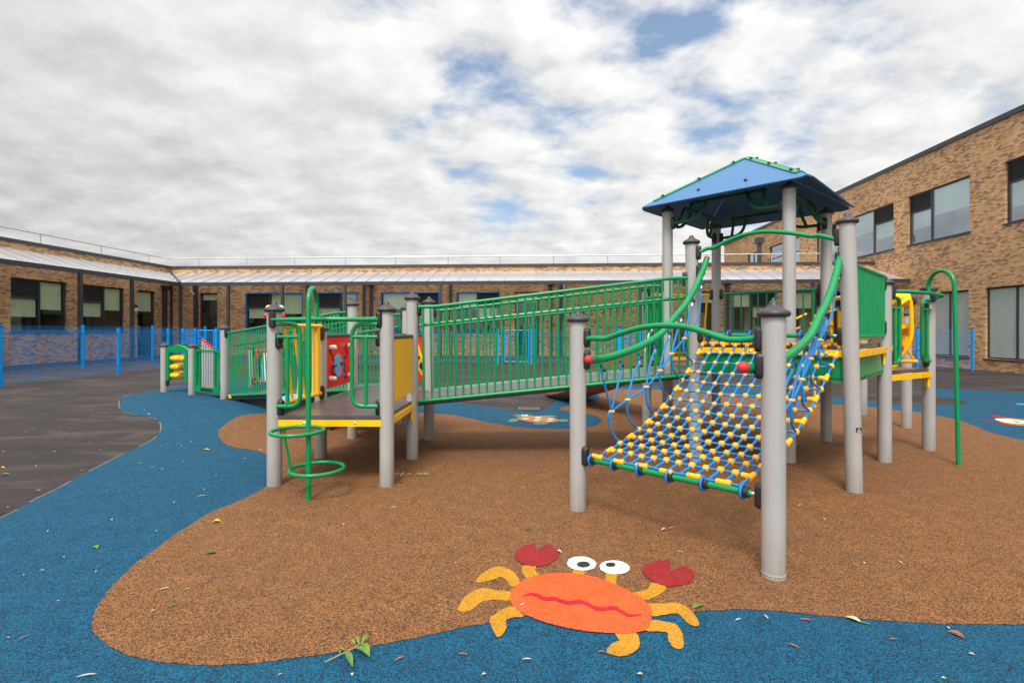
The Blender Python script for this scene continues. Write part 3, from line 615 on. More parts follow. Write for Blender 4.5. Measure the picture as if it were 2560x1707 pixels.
def fence(label, pts, top, skip=()):
    th = thing('mesh_fence', label, 'fence', Vector((*pts[0][:2], 0)))
    for p in pts: fpost(th, p, top)
    for i in range(len(pts)-1):
        if i not in skip: mesh_panel(th, Vector((pts[i][0], pts[i][1], 0)), Vector((pts[i+1][0], pts[i+1][1], 0)), top)
    return th
def wpt(px, U): v = sideV(px, U); p = uv(U, v); return (p.x, p.y)
FT = 1.41
u0 = -11.5; Lp = [uv(u0, v) for v in (3.4, 5.9, 8.4)]+[Vector((*wpt(0,u0),0)), Vector((*wpt(297,u0),0)), Vector((*wpt(421,u0),0)), Vector((*wpt(458,u0),0))]
gA, gB = uv(farU(489,17.9), 17.9), uv(farU(541,17.9), 17.9)
fence('blue wire mesh fence running away from us along the left edge of the tarmac', [(p.x,p.y) for p in Lp]+[(gA.x,gA.y)], FT)
BV = 18.0
bu = [farU(549,BV)]
while bu[-1]+2.5 < farU(1240,BV): bu.append(bu[-1]+2.52)
bu[-1] = farU(1245, BV)
fence('blue wire mesh fence behind the left ramp between the two narrow gates', [(uv(u,BV).x, uv(u,BV).y) for u in bu], FT)
bu2 = [farU(1336,BV), farU(1445,BV), farU(1546,BV)]
fence('short blue wire mesh fence behind the long ramp between two blue gates', [(uv(u,BV).x, uv(u,BV).y) for u in bu2], FT)
bu3 = [farU(1612,BV)]
while bu3[-1]+2.5 < 15.0: bu3.append(bu3[-1]+2.5)
e3 = uv(14.98, 18.2); s3 = uv(farU(2293,17.9), 17.9)
P3 = [(uv(u,BV).x, uv(u,BV).y) for u in bu3[:-2]]+[(s3.x,s3.y),(e3.x,e3.y)]
fence('blue wire mesh fence reaching the frosted windows of the tall brick wing', P3, FT)
u1 = -14.6; Bp = [uv(u1, v) for v in (6.4,8.9,11.4)]+[Vector((*wpt(0,u1),0)), Vector((*wpt(208,u1),0)), uv(u1,18.4), uv(u1+.7,20.4)]
fence('outer blue mesh fence on the left, close to the brick wall and its windows', [(p.x,p.y) for p in Bp], 1.52)
def gate(label, a, b, top, dense=False):
    a, b = Vector(a), Vector(b); th = thing('mesh_gate', label, 'gate', Vector((a.x,a.y,0))); d = (b-a).normalized(); L = (b-a).length
    for p in (a, b): fpost(th, p, top+.02, .075)
    z0 = g(a.x,a.y)+.07; A, B = a+d*.09, b-d*.09; f = MB()
    for z in (z0+.02, top-.02): f.tube([A+Vector((0,0,z)), B+Vector((0,0,z))], .022, 8)
    for p in (A, B): f.tube([p+Vector((0,0,z0)), p+Vector((0,0,top))], .026, 8)
    f.build('gate_frame', M['fence'], th); m = MB(); n = int((L-.18)/(.03 if dense else .05))
    for i in range(1, n):
        p = A+(B-A)*i/n; m.tube([p+Vector((0,0,z0+.02)), p+Vector((0,0,top-.02))], .0035, 4)
    for k in range(1, 6 if not dense else 12):
        z = z0+(top-z0)*k/(6 if not dense else 12); m.tube([A+Vector((0,0,z)), B+Vector((0,0,z))], .005, 4)
    m.build('gate_mesh', M['fence'], th)
    k = MB(); c = A+d*.12+Vector((0,0,top-.27)); k.box(c, (.20,.05,.03)); k.box(c+Vector((0,0,-.17)), (.20,.05,.03)); k.box(c+d*.09+Vector((0,0,-.085)), (.03,.05,.14)); k.build('latch_box', M['fence'], th, smooth=False)
gate('closed blue gate with close wire mesh beside the left doorway', gA, gB, FT, True)
gate('blue gate with square wire mesh in front of the middle doorway', uv(farU(1256,BV),BV), uv(farU(1328,BV),BV), FT)
gate('blue gate with close wire mesh seen behind the top of the long ramp', uv(farU(1550,BV),BV), uv(farU(1607,BV),BV), FT, True)

# ---- bench
bc = Vector((-4.75, 16.3, g(-4.75,16.3))); bn = thing('park_bench', 'brown slatted wooden bench in front of the blue mesh fence', 'bench', bc)
s = MB()
for i in range(4): s.box(bc+Vector((0, -.12+i*.115, .45)), (1.5,.095,.035))
s.build('seat', M['wood'], bn, smooth=False); s = MB()
for i in range(4): s.box(bc+Vector((0, .30+i*.02, .58+i*.115)), (1.5,.03,.095))
s.build('backrest', M['wood'], bn, smooth=False)
for x in (-.62, .62): MB().box(bc+Vector((x, -.08, .21)), (.06,.07,.43)).box(bc+Vector((x, .29, .23)), (.06,.06,.47)).box(bc+Vector((x, .36, .69)), (.05,.03,.46)).box(bc+Vector((x,.1,.405)), (.05,.32,.05)).build('leg', M['black'], bn, smooth=False)
# ================================================================== PLAY STRUCTURE (all bolted together)
PS = thing('play_structure', 'large green, yellow and grey playground unit with ramps, rope climber and blue roof', 'play structure', (0.4,5.4,0))
PR = .0635
capm = MB().lathe([(.064,-.016),(.078,-.014),(.086,-.006),(.0885,.004),(.086,.013),(.078,.021),(.062,.029),(.044,.039),(.031,.050),(.0255,.057),(.0245,.064),(.021,.072),(.013,.078),(.0,.081)], n=28).build('post_cap', M['cap'])
CAPME = capm.data; bpy.data.objects.remove(capm)
def stadium(w, h, n=8):
    r = w/2; P = []
    for i in range(n+1): a = math.pi*i/n; P.append((r*math.cos(a), h/2-r+r*math.sin(a)))
    for i in range(n+1): a = math.pi+math.pi*i/n; P.append((r*math.cos(a), -h/2+r+r*math.sin(a)))
    return P
cb = MB(); rings = [(1.0, .04), (1.0, .078), (.93, .090), (.72, .097)]; st = stadium(.056, .15); b0 = 0
for sc, x in rings:
    for y, z in st: cb.v.append(Vector((x, y*sc, z*sc if sc > .99 else z-(1-sc)*.028*(1 if z > 0 else -1))))
ns = len(st)
for i in range(len(rings)-1):
    for k in range(ns): l = (k+1) % ns; cb.f.append((i*ns+k, i*ns+l, (i+1)*ns+l, (i+1)*ns+k))
cb.f.append(tuple((len(rings)-1)*ns+k for k in range(ns)))
clo = cb.build('clamp', M['black']); CLME = clo.data; bpy.data.objects.remove(clo)
POSTS = {}
def post(key, x, y, captop, lean=(0,0), clamps=(), cap=True, label=None):
    z0 = g(x, y); top = captop-.078; h = top-z0+.12
    m = MB().lathe([(PR,0),(PR,h)], (0,0,0), 28)
    a = Vector((x, y, z0-.12)); b = Vector((x+lean[0], y+lean[1], top)); q = Vector((0,0,1)).rotation_difference(b-a)
    m.v = [a+q @ v for v in m.v]
    o = m.build('post', M['grey'], PS, loc=a)
    if label: o['label'] = label
    if cap: inst(CAPME, 'post_cap', o, b, (0,0,random.random()*6))
    POSTS[key] = (Vector((x, y, 0)), z0, o, lean, top)
    for ang, z in clamps: clamp(key, ang, z)
    return o
def clamp(key, ang, z):
    p, z0, o, lean, top = POSTS[key]; f = (z-z0)/(top-z0)
    inst(CLME, 'clamp', o, (p.x+lean[0]*f, p.y+lean[1]*f, z), (0, 0, R(ang)))
def pt(key, z=0.0, out=0.0, ang=0.0):
    p, z0, o, lean, top = POSTS[key]; f = (z-z0)/(top-z0)
    return Vector((p.x+lean[0]*f+out*math.cos(R(ang)), p.y+lean[1]*f+out*math.sin(R(ang)), z))
def ang2(a, b): d = POSTS[b][0]-POSTS[a][0]; return math.degrees(math.atan2(d.y, d.x))
def part(mb, name, mat, parent=None, **k): return mb.build(name, M[mat], parent or PS, **k)

# --- left tower
post('A', -2.13, 4.52, 1.648, clamps=((-80,1.485),(-35,1.30),(-20,.70)))
post('B', -1.12, 4.51, 1.648, clamps=((-140,1.485),(180,1.32),(180,.70)))
post('C', -2.09, 5.51, 1.48, clamps=((-60,1.36),(-60,.72)))
post('D', -1.08, 5.46, 1.812, clamps=((0,1.62),(250,1.22),(250,.86)))
post('E', -1.055, 6.415, 1.818, clamps=((0,1.63),(118,1.22),(118,.86)))
post('Fp', -2.06, 6.51, 1.800, clamps=((-85,1.20),(-85,.86),(150,1.62)))
post('Gp', -1.54, 7.36, 1.785, clamps=((150,1.62),))
# --- main tower
post('T1', 1.95, 6.32, 2.96, clamps=((180,1.94),(-45,2.72),(45,2.72),(90,1.8)))
post('T2', 2.97, 7.33, 2.96, clamps=((180,1.91),(-45,1.91),(225,2.72),(-45,2.72)))
post('T3', 2.92, 5.31, 2.97, clamps=((45,2.72),(135,2.72)))
post('T4', 3.94, 6.32, 2.94, clamps=((135,1.91),(135,2.72),(225,2.72),(-90,1.60)))
post('K', 1.935, 5.31, 2.39, (-.045, 0), clamps=((180,1.93),(-45,2.20),(-45,2.00),(-45,1.34)))
post('L', 2.952, 4.34, 2.40, (-.066, 0), clamps=((135,2.20),(135,2.00),(135,1.34)))
post('N', .511, 3.907, 1.548, clamps=((-30,1.335),(-30,1.165),(-47,.43)))
post('O', 1.475, 2.843, 1.558, clamps=((150,1.34),(165,1.19),(132,.44)))
post('R1', 3.94, 5.33, 1.965, clamps=((225,1.88),(225,1.42),(-10,1.80),(10,1.10)))
post('R2', 4.832, 5.845, 1.945, clamps=((-95,1.79),(210,1.63),(210,1.04)))
post('R3', 5.62, 7.18, 1.70, clamps=((215,1.42),))
post('R4', 5.75, 8.26, 1.55)
post('S1', 1.96, 7.33, 2.06, clamps=((-70,1.85),(0,1.80)))
# --- far left group
post('W1', -6.83, 9.9, 1.165, clamps=((-10,.98),(-10,.38)))
post('W2', -6.03, 9.5, 1.165, clamps=((0,1.0),(0,.38)))
post('W3', -6.72, 10.95, 1.15, clamps=((-60,.98),))
post('W4', -5.08, 8.9, 1.505, clamps=((-35,1.34),(160,.95),(160,.4)))
post('W5', -4.56, 9.75, 1.5, clamps=((-35,1.34),))
post('X1', -5.56, 10.75, 1.09, clamps=((-20,.93),(-20,.30)))
post('X2', -4.62, 10.45, 1.09, clamps=((160,.93),(160,.30)))
post('Y', -3.62, 7.7, 1.70, cap=False)

# --- decks
def deck(poly, z, name='deck', t=.035):
    P = [Vector((p[0], p[1], z-t)) for p in poly]; o = part(MB().prism(P, (0,0,t)), name, 'deck', smooth=False); return o
def beam(o, a, b, z, h=.058, t=.03, drop=.038, bolts=4):
    a, b = Vector((a[0],a[1],z-drop-h/2)), Vector((b[0],b[1],z-drop-h/2)); m = MB().bar(a, b, t, h); q = m.build('edge_beam', M['yellow'], o, smooth=False)
    d = (b-a); n = Vector((d.y,-d.x,0)).normalized()*(t/2); k = MB()
    for i in range(bolts):
        p = a+d*((i+.5)/bolts); k.lathe([(.009,-.002),(.009,.003),(.005,.006),(0,.007)], p+n, 10, n)
    k.build('bolts', M['steel'], q)
DZ = .636
ld = deck([(-2.07,4.47),(-1.12,4.46),(-1.07,5.46),(-1.05,6.41),(-1.54,7.33),(-2.06,6.51),(-2.09,5.51)], DZ)
beam(ld, (-2.07,4.48), (-1.16,4.475), DZ, bolts=2); beam(ld, (-1.10,4.56), (-1.07,5.40), DZ, bolts=3); beam(ld, (-2.11,4.6), (-2.09,5.45), DZ)
for k, (x, y) in (('A',(-2.07,4.56)), ('D',(-1.065,5.38))): MB().box((x,y,DZ-.15), (.02,.05,.12)).build('deck_bracket', M['yellow'], ld, smooth=False)
LZ, UZ = .955, 1.255
xd = deck([(1.93,5.36),(2.92,5.36),(3.90,5.36),(4.80,5.80),(3.94,6.32),(2.97,7.33),(1.96,7.33),(1.95,6.32)], LZ)
beam(xd, (3.98,5.31), (4.79,5.77), LZ, bolts=2); beam(xd, (1.96,7.31), (2.9,7.36), LZ)
MB().box((4.76,5.78,LZ-.15), (.025,.05,.12)).box((3.99,5.36,LZ-.15), (.02,.05,.12)).build('deck_bracket', M['yellow'], xd, smooth=False)
ud = deck([(1.98,5.29),(2.95,4.38),(3.90,5.34)], UZ)
beam(ud, (1.975,5.235), (2.905,4.36), UZ); beam(ud, (2.99,4.345), (3.90,5.26), UZ)
MB().box((2.92,4.40,UZ-.16), (.02,.05,.14)).box((3.875,5.27,UZ-.15), (.02,.05,.13)).build('deck_bracket', M['yellow'], ud, smooth=False)
def plate(a, b, z0, z1, t, name, mat, parent=None, **k):
    a, b = Vector((a[0],a[1],(z0+z1)/2)), Vector((b[0],b[1],(z0+z1)/2)); return part(MB().bar(a, b, t, z1-z0), name, mat, parent, smooth=False, **k)
for a, b in (((1.99,5.25),(2.90,4.395)), ((3.0,4.40),(3.88,5.29))):
    s = plate(a, b, .94, UZ-.10, .02, 'skirt_panel', 'green')
    plate((a[0]+.004,a[1]-.014), (b[0]+.004,b[1]-.014), .962, .972, .012, 'groove', 'greend', s)  # darker strip stands in for the shade in a groove

# --- ramps and their railings
r0, r1 = Vector((-1.05,5.93,DZ-.012)), Vector((1.95,5.83,LZ-.012))
rp = part(MB().bar(r0, r1, .94, .028), 'ramp', 'ramp', smooth=False)
MB().bar(r0+Vector((0,-.455,-.03)), r1+Vector((0,-.455,-.03)), .03, .05).bar(r0+Vector((0,.455,-.03)), r1+Vector((0,.455,-.03)), .03, .05).build('side_beam', M['black'], rp, smooth=False)
q0, q1 = Vector((-1.80,6.93,DZ-.012)), Vector((-4.82,9.33,.225))
rp2 = part(MB().bar(q0, q1, .96, .028), 'ramp', 'ramp', smooth=False); dq = (q1-q0).normalized(); nq = Vector((-dq.y, dq.x, 0)).normalized()
MB().bar(q0+nq*.46+Vector((0,0,-.04)), q1+nq*.46+Vector((0,0,-.04)), .03, .07).bar(q0-nq*.46+Vector((0,0,-.04)), q1-nq*.46+Vector((0,0,-.04)), .03, .07).build('side_beam', M['black'], rp2, smooth=False)
fl2 = q1+dq*.5; fl2.z = g(fl2.x, fl2.y)+.012
MB().bar(q1+dq*.003, fl2, .96, .02).build('ramp_lip', M['deck'], rp2, smooth=False)
sk = MB()
for s in (1, -1): sk.quad(q0*.85+q1*.15+nq*.40*s+Vector((0,0,-.03)), q1+nq*.40*s+Vector((0,0,-.03)), Vector((*(q1+nq*.40*s).xy, g(q1.x,q1.y))), Vector((*(q0*.85+q1*.15+nq*.40*s).xy, .0)))
sk.build('ramp_skirt_shade', M['black'], rp2, smooth=False)  # black sheets: ramp skirt, and the shade beneath the ramp painted in
def railing(a, b, zb, zt, n, flats=(.2,.2), lean=0.0, rt=.019, rb=.019, rv=.011, mid=None, stub=(.0,.0), midoff=None):
    """a,b plan ends; zb,zt = (start, end) heights of foot and top rail"""
    a, b = Vector((a[0],a[1],0)), Vector((b[0],b[1],0)); d = b-a; L = d.length; t = d/L
    f0, f1 = flats[0]/L, 1-flats[1]/L
    top = lambda s: zt[0]+(zt[1]-zt[0])*max(0, min(1, (s-f0)/(f1-f0)))
    bot = lambda s: zb[0]+(zb[1]-zb[0])*s
    m = MB(); up = lambda s, z: a+d*s+Vector((0,0,z))
    P = [up(0, zt[0])]+([up(f0, zt[0])] if flats[0] else [])+([up(f1, zt[1])] if flats[1] else [])+[up(1, zt[1])]
    m.tube(fillet(P, .12), rt, 10); m.tube([up(0,bot(0)), up(1,bot(1))], rb, 10)
    for i in range(n):
        s = (i+.5)/n; s2 = min(.995, max(.005, s+lean/L)); m.tube([up(s, top(s)), up(s2, bot(s2))], rv if 0 < i < n-1 else rv*1.25, 8)
    o = part(m, 'railing', 'green')
    if mid:
        n2 = Vector((t.y,-t.x,0))*(midoff or 0); h = MB()
        h.tube([up(.0, mid[0])+n2, up(.985, mid[1])+n2], .0185, 8)
        for s in (.06,.35,.65,.94): h.tube([up(s, mid[0]+(mid[1]-mid[0])*s), up(s, mid[0]+(mid[1]-mid[0])*s)+n2], .009, 6)
        h.build('handrail', M['green'], o)
    return o
railing((-1.0,5.395), (1.87,5.29), (.630,.925), (1.643,1.94), 34, (.17,.18), .018, mid=(1.446,1.74), midoff=-.05)
railing((-.98,6.41), (1.87,6.31), (.640,.935), (1.645,1.945), 34, (.12,.15), -.02, mid=(1.446,1.74), midoff=.05)
A_ = Vector((-2.13,6.57,0)); B_ = Vector((-5.0,8.86,0))
railing((A_.x,A_.y), (B_.x,B_.y), (.612,.245), (1.625,1.35), 42, (.25,.12), -.10, mid=(1.44,1.115), midoff=.05)
railing((-1.62,7.42), (-4.50,9.70), (.62,.25), (1.625,1.35), 42, (.25,.12), -.10, mid=(1.44,1.115), midoff=-.05)
MB().box((-4.90,8.78,.245), (.05,.05,.06)).build('rail_end', M['yellow'], PS, smooth=False)
# lower guards round the main tower
railing((3.02,7.27), (3.88,6.39), (1.02,1.02), (1.91,1.91), 11, (0,0), 0, rv=.011)
railing((1.95,6.40), (1.96,7.26), (1.02,1.02), (1.83,1.86), 12, (0,0), 0)
ba, bb = Vector((3.0,4.40)), Vector((3.90,5.29))
railing(ba, bb, (1.335,1.335), (1.955,1.955), 13, (0,0), 0, rt=.02, rv=.016)
# yellow barrier at slide mouth
m = MB(); sl0, sl1 = pt('S1',1.90,.07,0), pt('T2',1.90,.07,180); dd = sl1-sl0
m.tube([sl0, sl1], .019, 10); m.tube([sl0+Vector((0,0,-.85)), sl1+Vector((0,0,-.85))], .019, 10)
for s, e in ((.06,.04),(.60,.52),(.78,.66),(.93,.86)): m.tube([sl0+dd*s, sl0+dd*e+Vector((0,0,-.85))], .013, 8)
part(m, 'slide_barrier', 'yellow'); plate(pt('T1',2.0,.07,90), pt('S1',2.0,.07,-90), 1.93, 1.965, .03, 'top_rail', 'black')

# --- slide: brown chute leaving behind the tower
P0, P1 = Vector((2.42,7.45,LZ-.02)), Vector((1.15,9.9,.22)); m = MB()
cl = crv([P0, P0*.75+P1*.25+Vector((0,0,.02)), P0*.4+P1*.6+Vector((0,0,-.05)), P1*.97+P0*.03+Vector((0,0,-.07)), P1+(P1-P0)*.1], 5)
sd = Vector(((P1-P0).y, -(P1-P0).x, 0)).normalized(); prof = [(-.46,.22),(-.40,.22),(-.38,.06),(-.25,-.02),(0,-.05),(.25,-.02),(.38,.06),(.40,.22),(.46,.22),(.44,.0),(.28,-.10),(0,-.14),(-.28,-.10),(-.44,.0)]
npf = len(prof)
for p in cl:
    for x, z in prof: m.v.append(p+sd*x+Vector((0,0,z)))
for i in range(len(cl)-1):
    for k in range(npf): l = (k+1) % npf; m.f.append((i*npf+k, i*npf+l, (i+1)*npf+l, (i+1)*npf+k))
m.f.append(tuple(range(npf))); m.f.append(tuple((len(cl)-1)*npf+k for k in range(npf)))
sld = part(m, 'slide', 'brown'); sc = cl[len(cl)*2//3]; MB().tube([Vector((sc.x,sc.y,g(sc.x,sc.y)-.05)), sc+Vector((0,0,-.1))], .045, 12).build('slide_leg', M['grey'], sld)
# --- shell-like tunnel panel beside the slide mouth, white rim and dark inside
m = MB(); c0 = Vector((2.18,6.92,1.30)); hd = []
for i in range(13):
    a = math.pi*i/12; hd.append(c0+Vector((-.34*math.cos(a), .10*math.sin(a), .42*math.sin(a)-.2)))
m.prism(hd, (.03,.07,0)); tp = part(m, 'tunnel_panel', 'black', smooth=False); MB().tube(hd, .016, 8).build('rim', M['white'], tp)
plate((1.88,6.86), (2.5,7.02), .985, 1.02, .05, 'sill_strip', 'yellow', tp)

# --- front of left tower: bar, hoop, spiral pole, grab loops
rod = MB().tube([pt('A',1.485,.09,-80), pt('A',1.485,.15,-60)+Vector((.10,.0,0)), Vector((-1.70,4.37,1.487)), pt('B',1.487,.13,-140), pt('B',1.487,.085,-140)], [.012,.019,.021,.021,.021], 12)
part(rod, 'top_bar', 'green')
pole = MB(); pb = Vector((-1.664,4.12,-.05)); pts = [pb, pb+Vector((0,0,1.66))]
for i in range(1, 12):
    a = math.pi*i/12; pts.append(Vector((-1.664-.022*(1-math.cos(a)), 4.12+.145*(1-math.cos(a)), 1.61+.135*math.sin(a))))
pts += [Vector((-1.708,4.41,1.61)), Vector((-1.709,4.395,1.49))]; pole.tube(crv(pts[1:], 2) if False else pts, .0205, 12)
sp = part(pole, 'spiral_pole', 'green')
def ring(c, r, z): return [Vector((c[0]+r*math.cos(2*math.pi*i/36), c[1]+r*math.sin(2*math.pi*i/36), z)) for i in range(36)]
MB().tube(ring((-1.80,4.225), .208, .548), .0155, 10, True).build('step_ring', M['green'], sp)
MB().tube(ring((-1.63,4.215), .213, .235), .0155, 10, True).build('step_ring', M['green'], sp)
MB().tube([(-1.815,4.018,.546), (-1.78,4.072,.237)], .012, 8).build('ring_strut', M['green'], sp)
def grab(o, w, zt, zm, zb, d=(0,0,0), inner=.55, r=.019, extra=None):
    o = Vector(o); X = Vector((w[0],w[1],0)); m = MB()
    m.tube(fillet([o+Vector((0,0,zt)), o+X+Vector((0,0,zt)), o+X+Vector((0,0,zb)), o+Vector((0,0,zb))], .13, 7), r, 10)
    m.tube([o+Vector((0,0,zm)), o+X+Vector((0,0,zm))], r*.85, 10); m.tube([o+X*inner+Vector((0,0,zm)), o+X*inner+Vector((0,0,zb))], r*.95, 10)
    return part(m, 'grab_loop', 'green')
grab((-2.07,4.44,0), (.205,0), 1.447, 1.333, .722, inner=.45); grab((-1.185,4.44,0), (-.225,0), 1.447, 1.333, .722, inner=.45)

# --- infill panels
def rrect(o, dx, dz, w, h, r=.03, n=4):
    P = []
    for cx, cz, a0 in ((w-r,h-r,0),(r,h-r,90),(r,r,180),(w-r,r,270)):
        for i in range(n+1): a = R(a0+90*i/n); P.append(o+dx*(cx+r*math.cos(a))+dz*(cz+r*math.sin(a)))
    return P
def panel(a, b, z0, z1, mat, t=.02):
    a, b = Vector((*a, z0)), Vector((*b, z0)); dx = (b-a).normalized(); n = Vector((dx.y,-dx.x,0)); w = (b-a).length
    o = part(MB().prism(rrect(a-n*t/2, dx, Vector((0,0,1)), w, z1-z0), n*t), 'activity_panel', mat, smooth=False)
    MB().tube([a+Vector((0,0,z1-z0+.012)), b+Vector((0,0,z1-z0+.012))], .021, 12).build('top_trim', M['cap'], o)
    return o, a, dx, n, w
yp = panel((-1.095,4.575), (-1.075,5.395), .735, 1.315, 'yellow')[0]; yp['label'] = 'plain yellow panel'
rd, a, dx, n, w = panel((-2.085,5.575), (-2.06,6.45), .735, 1.315, 'red'); rd['label'] = 'red maze panel with blue disc and white knobs'
Zv = Vector((0,0,1)); f = n*.012; s_ = n.dot(Vector((1,0,0))); f = Vector((.012,0,0)); fn = Vector((1,0,0))
def P_(u, z): return a+dx*(u*w)+Zv*(z*.58)+f
MB().prism([P_(.44+.145*math.cos(t*.3142), .42+.235*math.sin(t*.3142)) for t in range(20)], fn*.014).build('disc', M['bpanel'], rd, smooth=False)
for (u, z) in ((.17,.80),(.84,.81),(.17,.19),(.85,.17)): MB().lathe([(.026,0),(.027,.05),(.020,.075),(0,.078)], P_(u,z), 14, fn).build('knob', M['white'], rd)
for q in ([(.17,.86),(.22,.80),(.19,.70),(.28,.62),(.27,.56),(.36,.52)], [(.76,.84),(.72,.76),(.80,.66),(.77,.55),(.66,.58),(.60,.54)], [(.24,.40),(.22,.32),(.30,.22),(.28,.14),(.20,.16)], [(.62,.44),(.72,.42),(.68,.30),(.76,.22),(.70,.12),(.82,.14)]):
    MB().tube(crv([P_(*k) for k in q], 5), .0075, 6).build('slot', M['black'], rd)
MB().tube([P_(.26,.41)+fn*.012, P_(.36,.43)+fn*.012], .014, 8).build('handle', M['cap'], rd); MB().tube([P_(.50,.44)+fn*.02, P_(.60,.46)+fn*.02], .018, 8).build('handle', M['cap'], rd)
fd, a, dx, n, w = panel((-1.575,7.29), (-1.09,6.47), .735, 1.315, 'red'); fd['label'] = 'red panel with yellow face cut-out'
fn = Vector((.86,.5,0)) if False else Vector((-dx.y, dx.x, 0)); fn = fn if fn.y < 0 else -fn; f = fn*.012
MB().prism(crv([P_(*k) for k in [(.58,.86),(.70,.80),(.82,.58),(.97,.42),(.98,.22),(.88,.12),(.74,.22),(.60,.30),(.40,.26),(.28,.5),(.40,.8)]], 3, True), fn*.014).build('face_shape', M['yellow'], fd, smooth=False)
for u, z, r in ((.78,.52,.024),(.72,.30,.024),(.88,.34,.045)): MB().lathe([(r,0),(r,.02),(r*.6,.032),(0,.034)], P_(u,z)+fn*.012, 12, fn).build('knob', M['black'], fd)
# yellow barred frame on the left side
m = MB(); a0, a1 = pt('A',0,.075,90), pt('C',0,.0,0)+Vector((.03,-.085,0))
v = lambda s, z: a0+(a1-a0)*s+Vector((0,0,z))
for z in (1.435,.715): m.tube([v(0,z), v(1,z)], .021, 10)
for s in (.02,.93): m.tube([v(s,1.435), v(s,.715)], .022, 10)
for s, e in ((.14,.30),(.33,.60),(.52,.42),(.80,.80)): m.tube(crv([v(s,1.43), v(s+(e-s)*.3,1.15), v(e,.72)], 4), .014, 8)
part(m, 'barred_frame', 'yellow'); m = MB()
m.prism([Vector((-2.29,4.80,.69)), Vector((-2.15,4.78,.70)), Vector((-2.12,5.38,.70)), Vector((-2.40,5.40,.69))], (0,0,.022)); part(m, 'counter_shelf', 'bpanel', smooth=False)

# --- white and yellow spinner behind the tower
ys = Vector((-3.62,7.7,1.70)); m = MB().lathe([(.05,-.125),(.075,-.11),(.075,.11),(.05,.125)], ys, 18, (1,.12,0)); sn = part(m, 'spinner_drum', 'white')
MB().lathe([(.078,-.08),(.078,.05)], ys+Vector((-.02,0,0)), 18, (1,.12,0)).build('drum_band', M['yellow'], sn)
for x in (-.125, .115): MB().ball(ys+Vector((x, x*.12, -.085)), .036, 12).build('drum_ball', M['red'], sn)

# --- rope climber
def unit(a, b): d = Vector((b[0]-a[0], b[1]-a[1], 0)); return d/d.length
NB, OB, KB, LB = [POSTS[k][0] for k in ('N','O','K','L')]
dL = unit(NB, KB); nL = Vector((dL.y,-dL.x,0)); dR = unit(OB, LB); nR = Vector((-dR.y, dR.x, 0)); LLn, LRn = (KB-NB).length, (LB-OB).length
def PL(s, o, z): return NB+dL*s+nL*o+Vector((0,0,z))
def PRt(s, o, z): return OB+dR*(s*LRn/LLn)+nR*o+Vector((0,0,z))
z5 = lambda x, y: (1400+x/3.178, 640+y/3.178)
z6 = lambda x, y: (1400+x/3.672, 880+y/3.672)
def sz(o, px): return onplane(NB+nL*o, dL, *px)
arc = [sz(.10, z5(*p)) for p in ((235,822),(300,820),(440,790),(640,715),(800,620),(900,500),(1000,380),(1080,240),(1140,100),(1166,22))]
net = MB(); ARC_TOP = []
for fn_, nm in ((PL,'L'), (PRt,'R')):
    path = crv(([fn_(-.11, .118, arc[0][1]+.012)] if nm == 'R' else [])+[fn_(s, .10, z) for s, z in arc], 5)
    ar = part(MB().tube(path, .030, 14), 'arch_rail', 'green')
    d0 = (path[0]-path[1]).normalized(); MB().ball(path[0]+d0*.012, .035, 14).build('end_ball', M['redd'], ar)
    d1 = (path[-1]-path[-2]).normalized(); MB().lathe([(.0305,-.004),(.0305,.012),(.02,.022),(0,.024)], path[-1], 14, d1).build('end_cap', M['redd'], ar)
    st = MB()
    for s, z in ((.06,arc[0][1]), (arc[-1][0]-.05, arc[-1][1]-.16)):
        q = fn_(s, .10, z); r_ = fn_(s if s < 1 else LLn, .03, z-.0 if s < 1 else 2.0); st.tube([q, r_], .016, 8)
    st.build('rail_stub', M['green'], ar)
# net edge profile (s, z) from the photographed left edge
ep = [z6(*p) for p in ((345,965),(470,905),(548,830),(650,785),(715,713),(805,670),(870,580),(955,505),(1000,428),(1070,350),(1110,260),(1180,185),(1225,92))]+[z5(*p) for p in ((1057,843),(1104,770),(1137,692))]
ep = ep[:12]+ep[13:] if False else ep
E0, E1 = Vector((.639,3.765,0)), Vector((1.99,5.25,0)); dE = unit(E0, E1); LE = (E1-E0).length
eq = [onplane(E0, dE, *p) for p in ep]
eq = [(max(0, min(LE, s)), z) for s, z in eq]
# drop the duplicate of the ball shared by both crops
eq = [e for i, e in enumerate(eq) if i != 12]
for _ in range(4): eq = [eq[0]]+[((eq[i-1][0]+2*eq[i][0]+eq[i+1][0])/4, (eq[i-1][1]+2*eq[i][1]+eq[i+1][1])/4) for i in range(1, len(eq)-1)]+[eq[-1]]
F0, F1 = Vector((1.347,2.985,0)), Vector((2.885,4.43,0))
def EL(i): s, z = eq[i]; return E0+(E1-E0)*(s/LE)+Vector((0,0,z))
def ER(i): s, z = eq[i]; return F0+(F1-F0)*(s/LE)+Vector((0,0,z+(.025 if i < 3 else .01)))
NRW = len(eq); NC = 12
def NP(i, j):
    t = j/(NC-1); p = EL(i)*(1-t)+ER(i)*t; sag = .015*math.sin(math.pi*t)*math.sin(math.pi*min(1, i/(NRW-1)))
    return p+Vector((0,0,-sag))+Vector((random.uniform(-.004,.004),)*3)
GR = [[NP(i, j) for j in range(NC)] for i in range(NRW)]
rp_ = MB()
for j in range(NC): rp_.tube(crv([GR[i][j] for i in range(NRW)], 2), .0094, 7)
for i in range(NRW): rp_.tube(crv(GR[i], 2), .0094, 7)
NETO = part(rp_, 'climbing_net', 'rope')
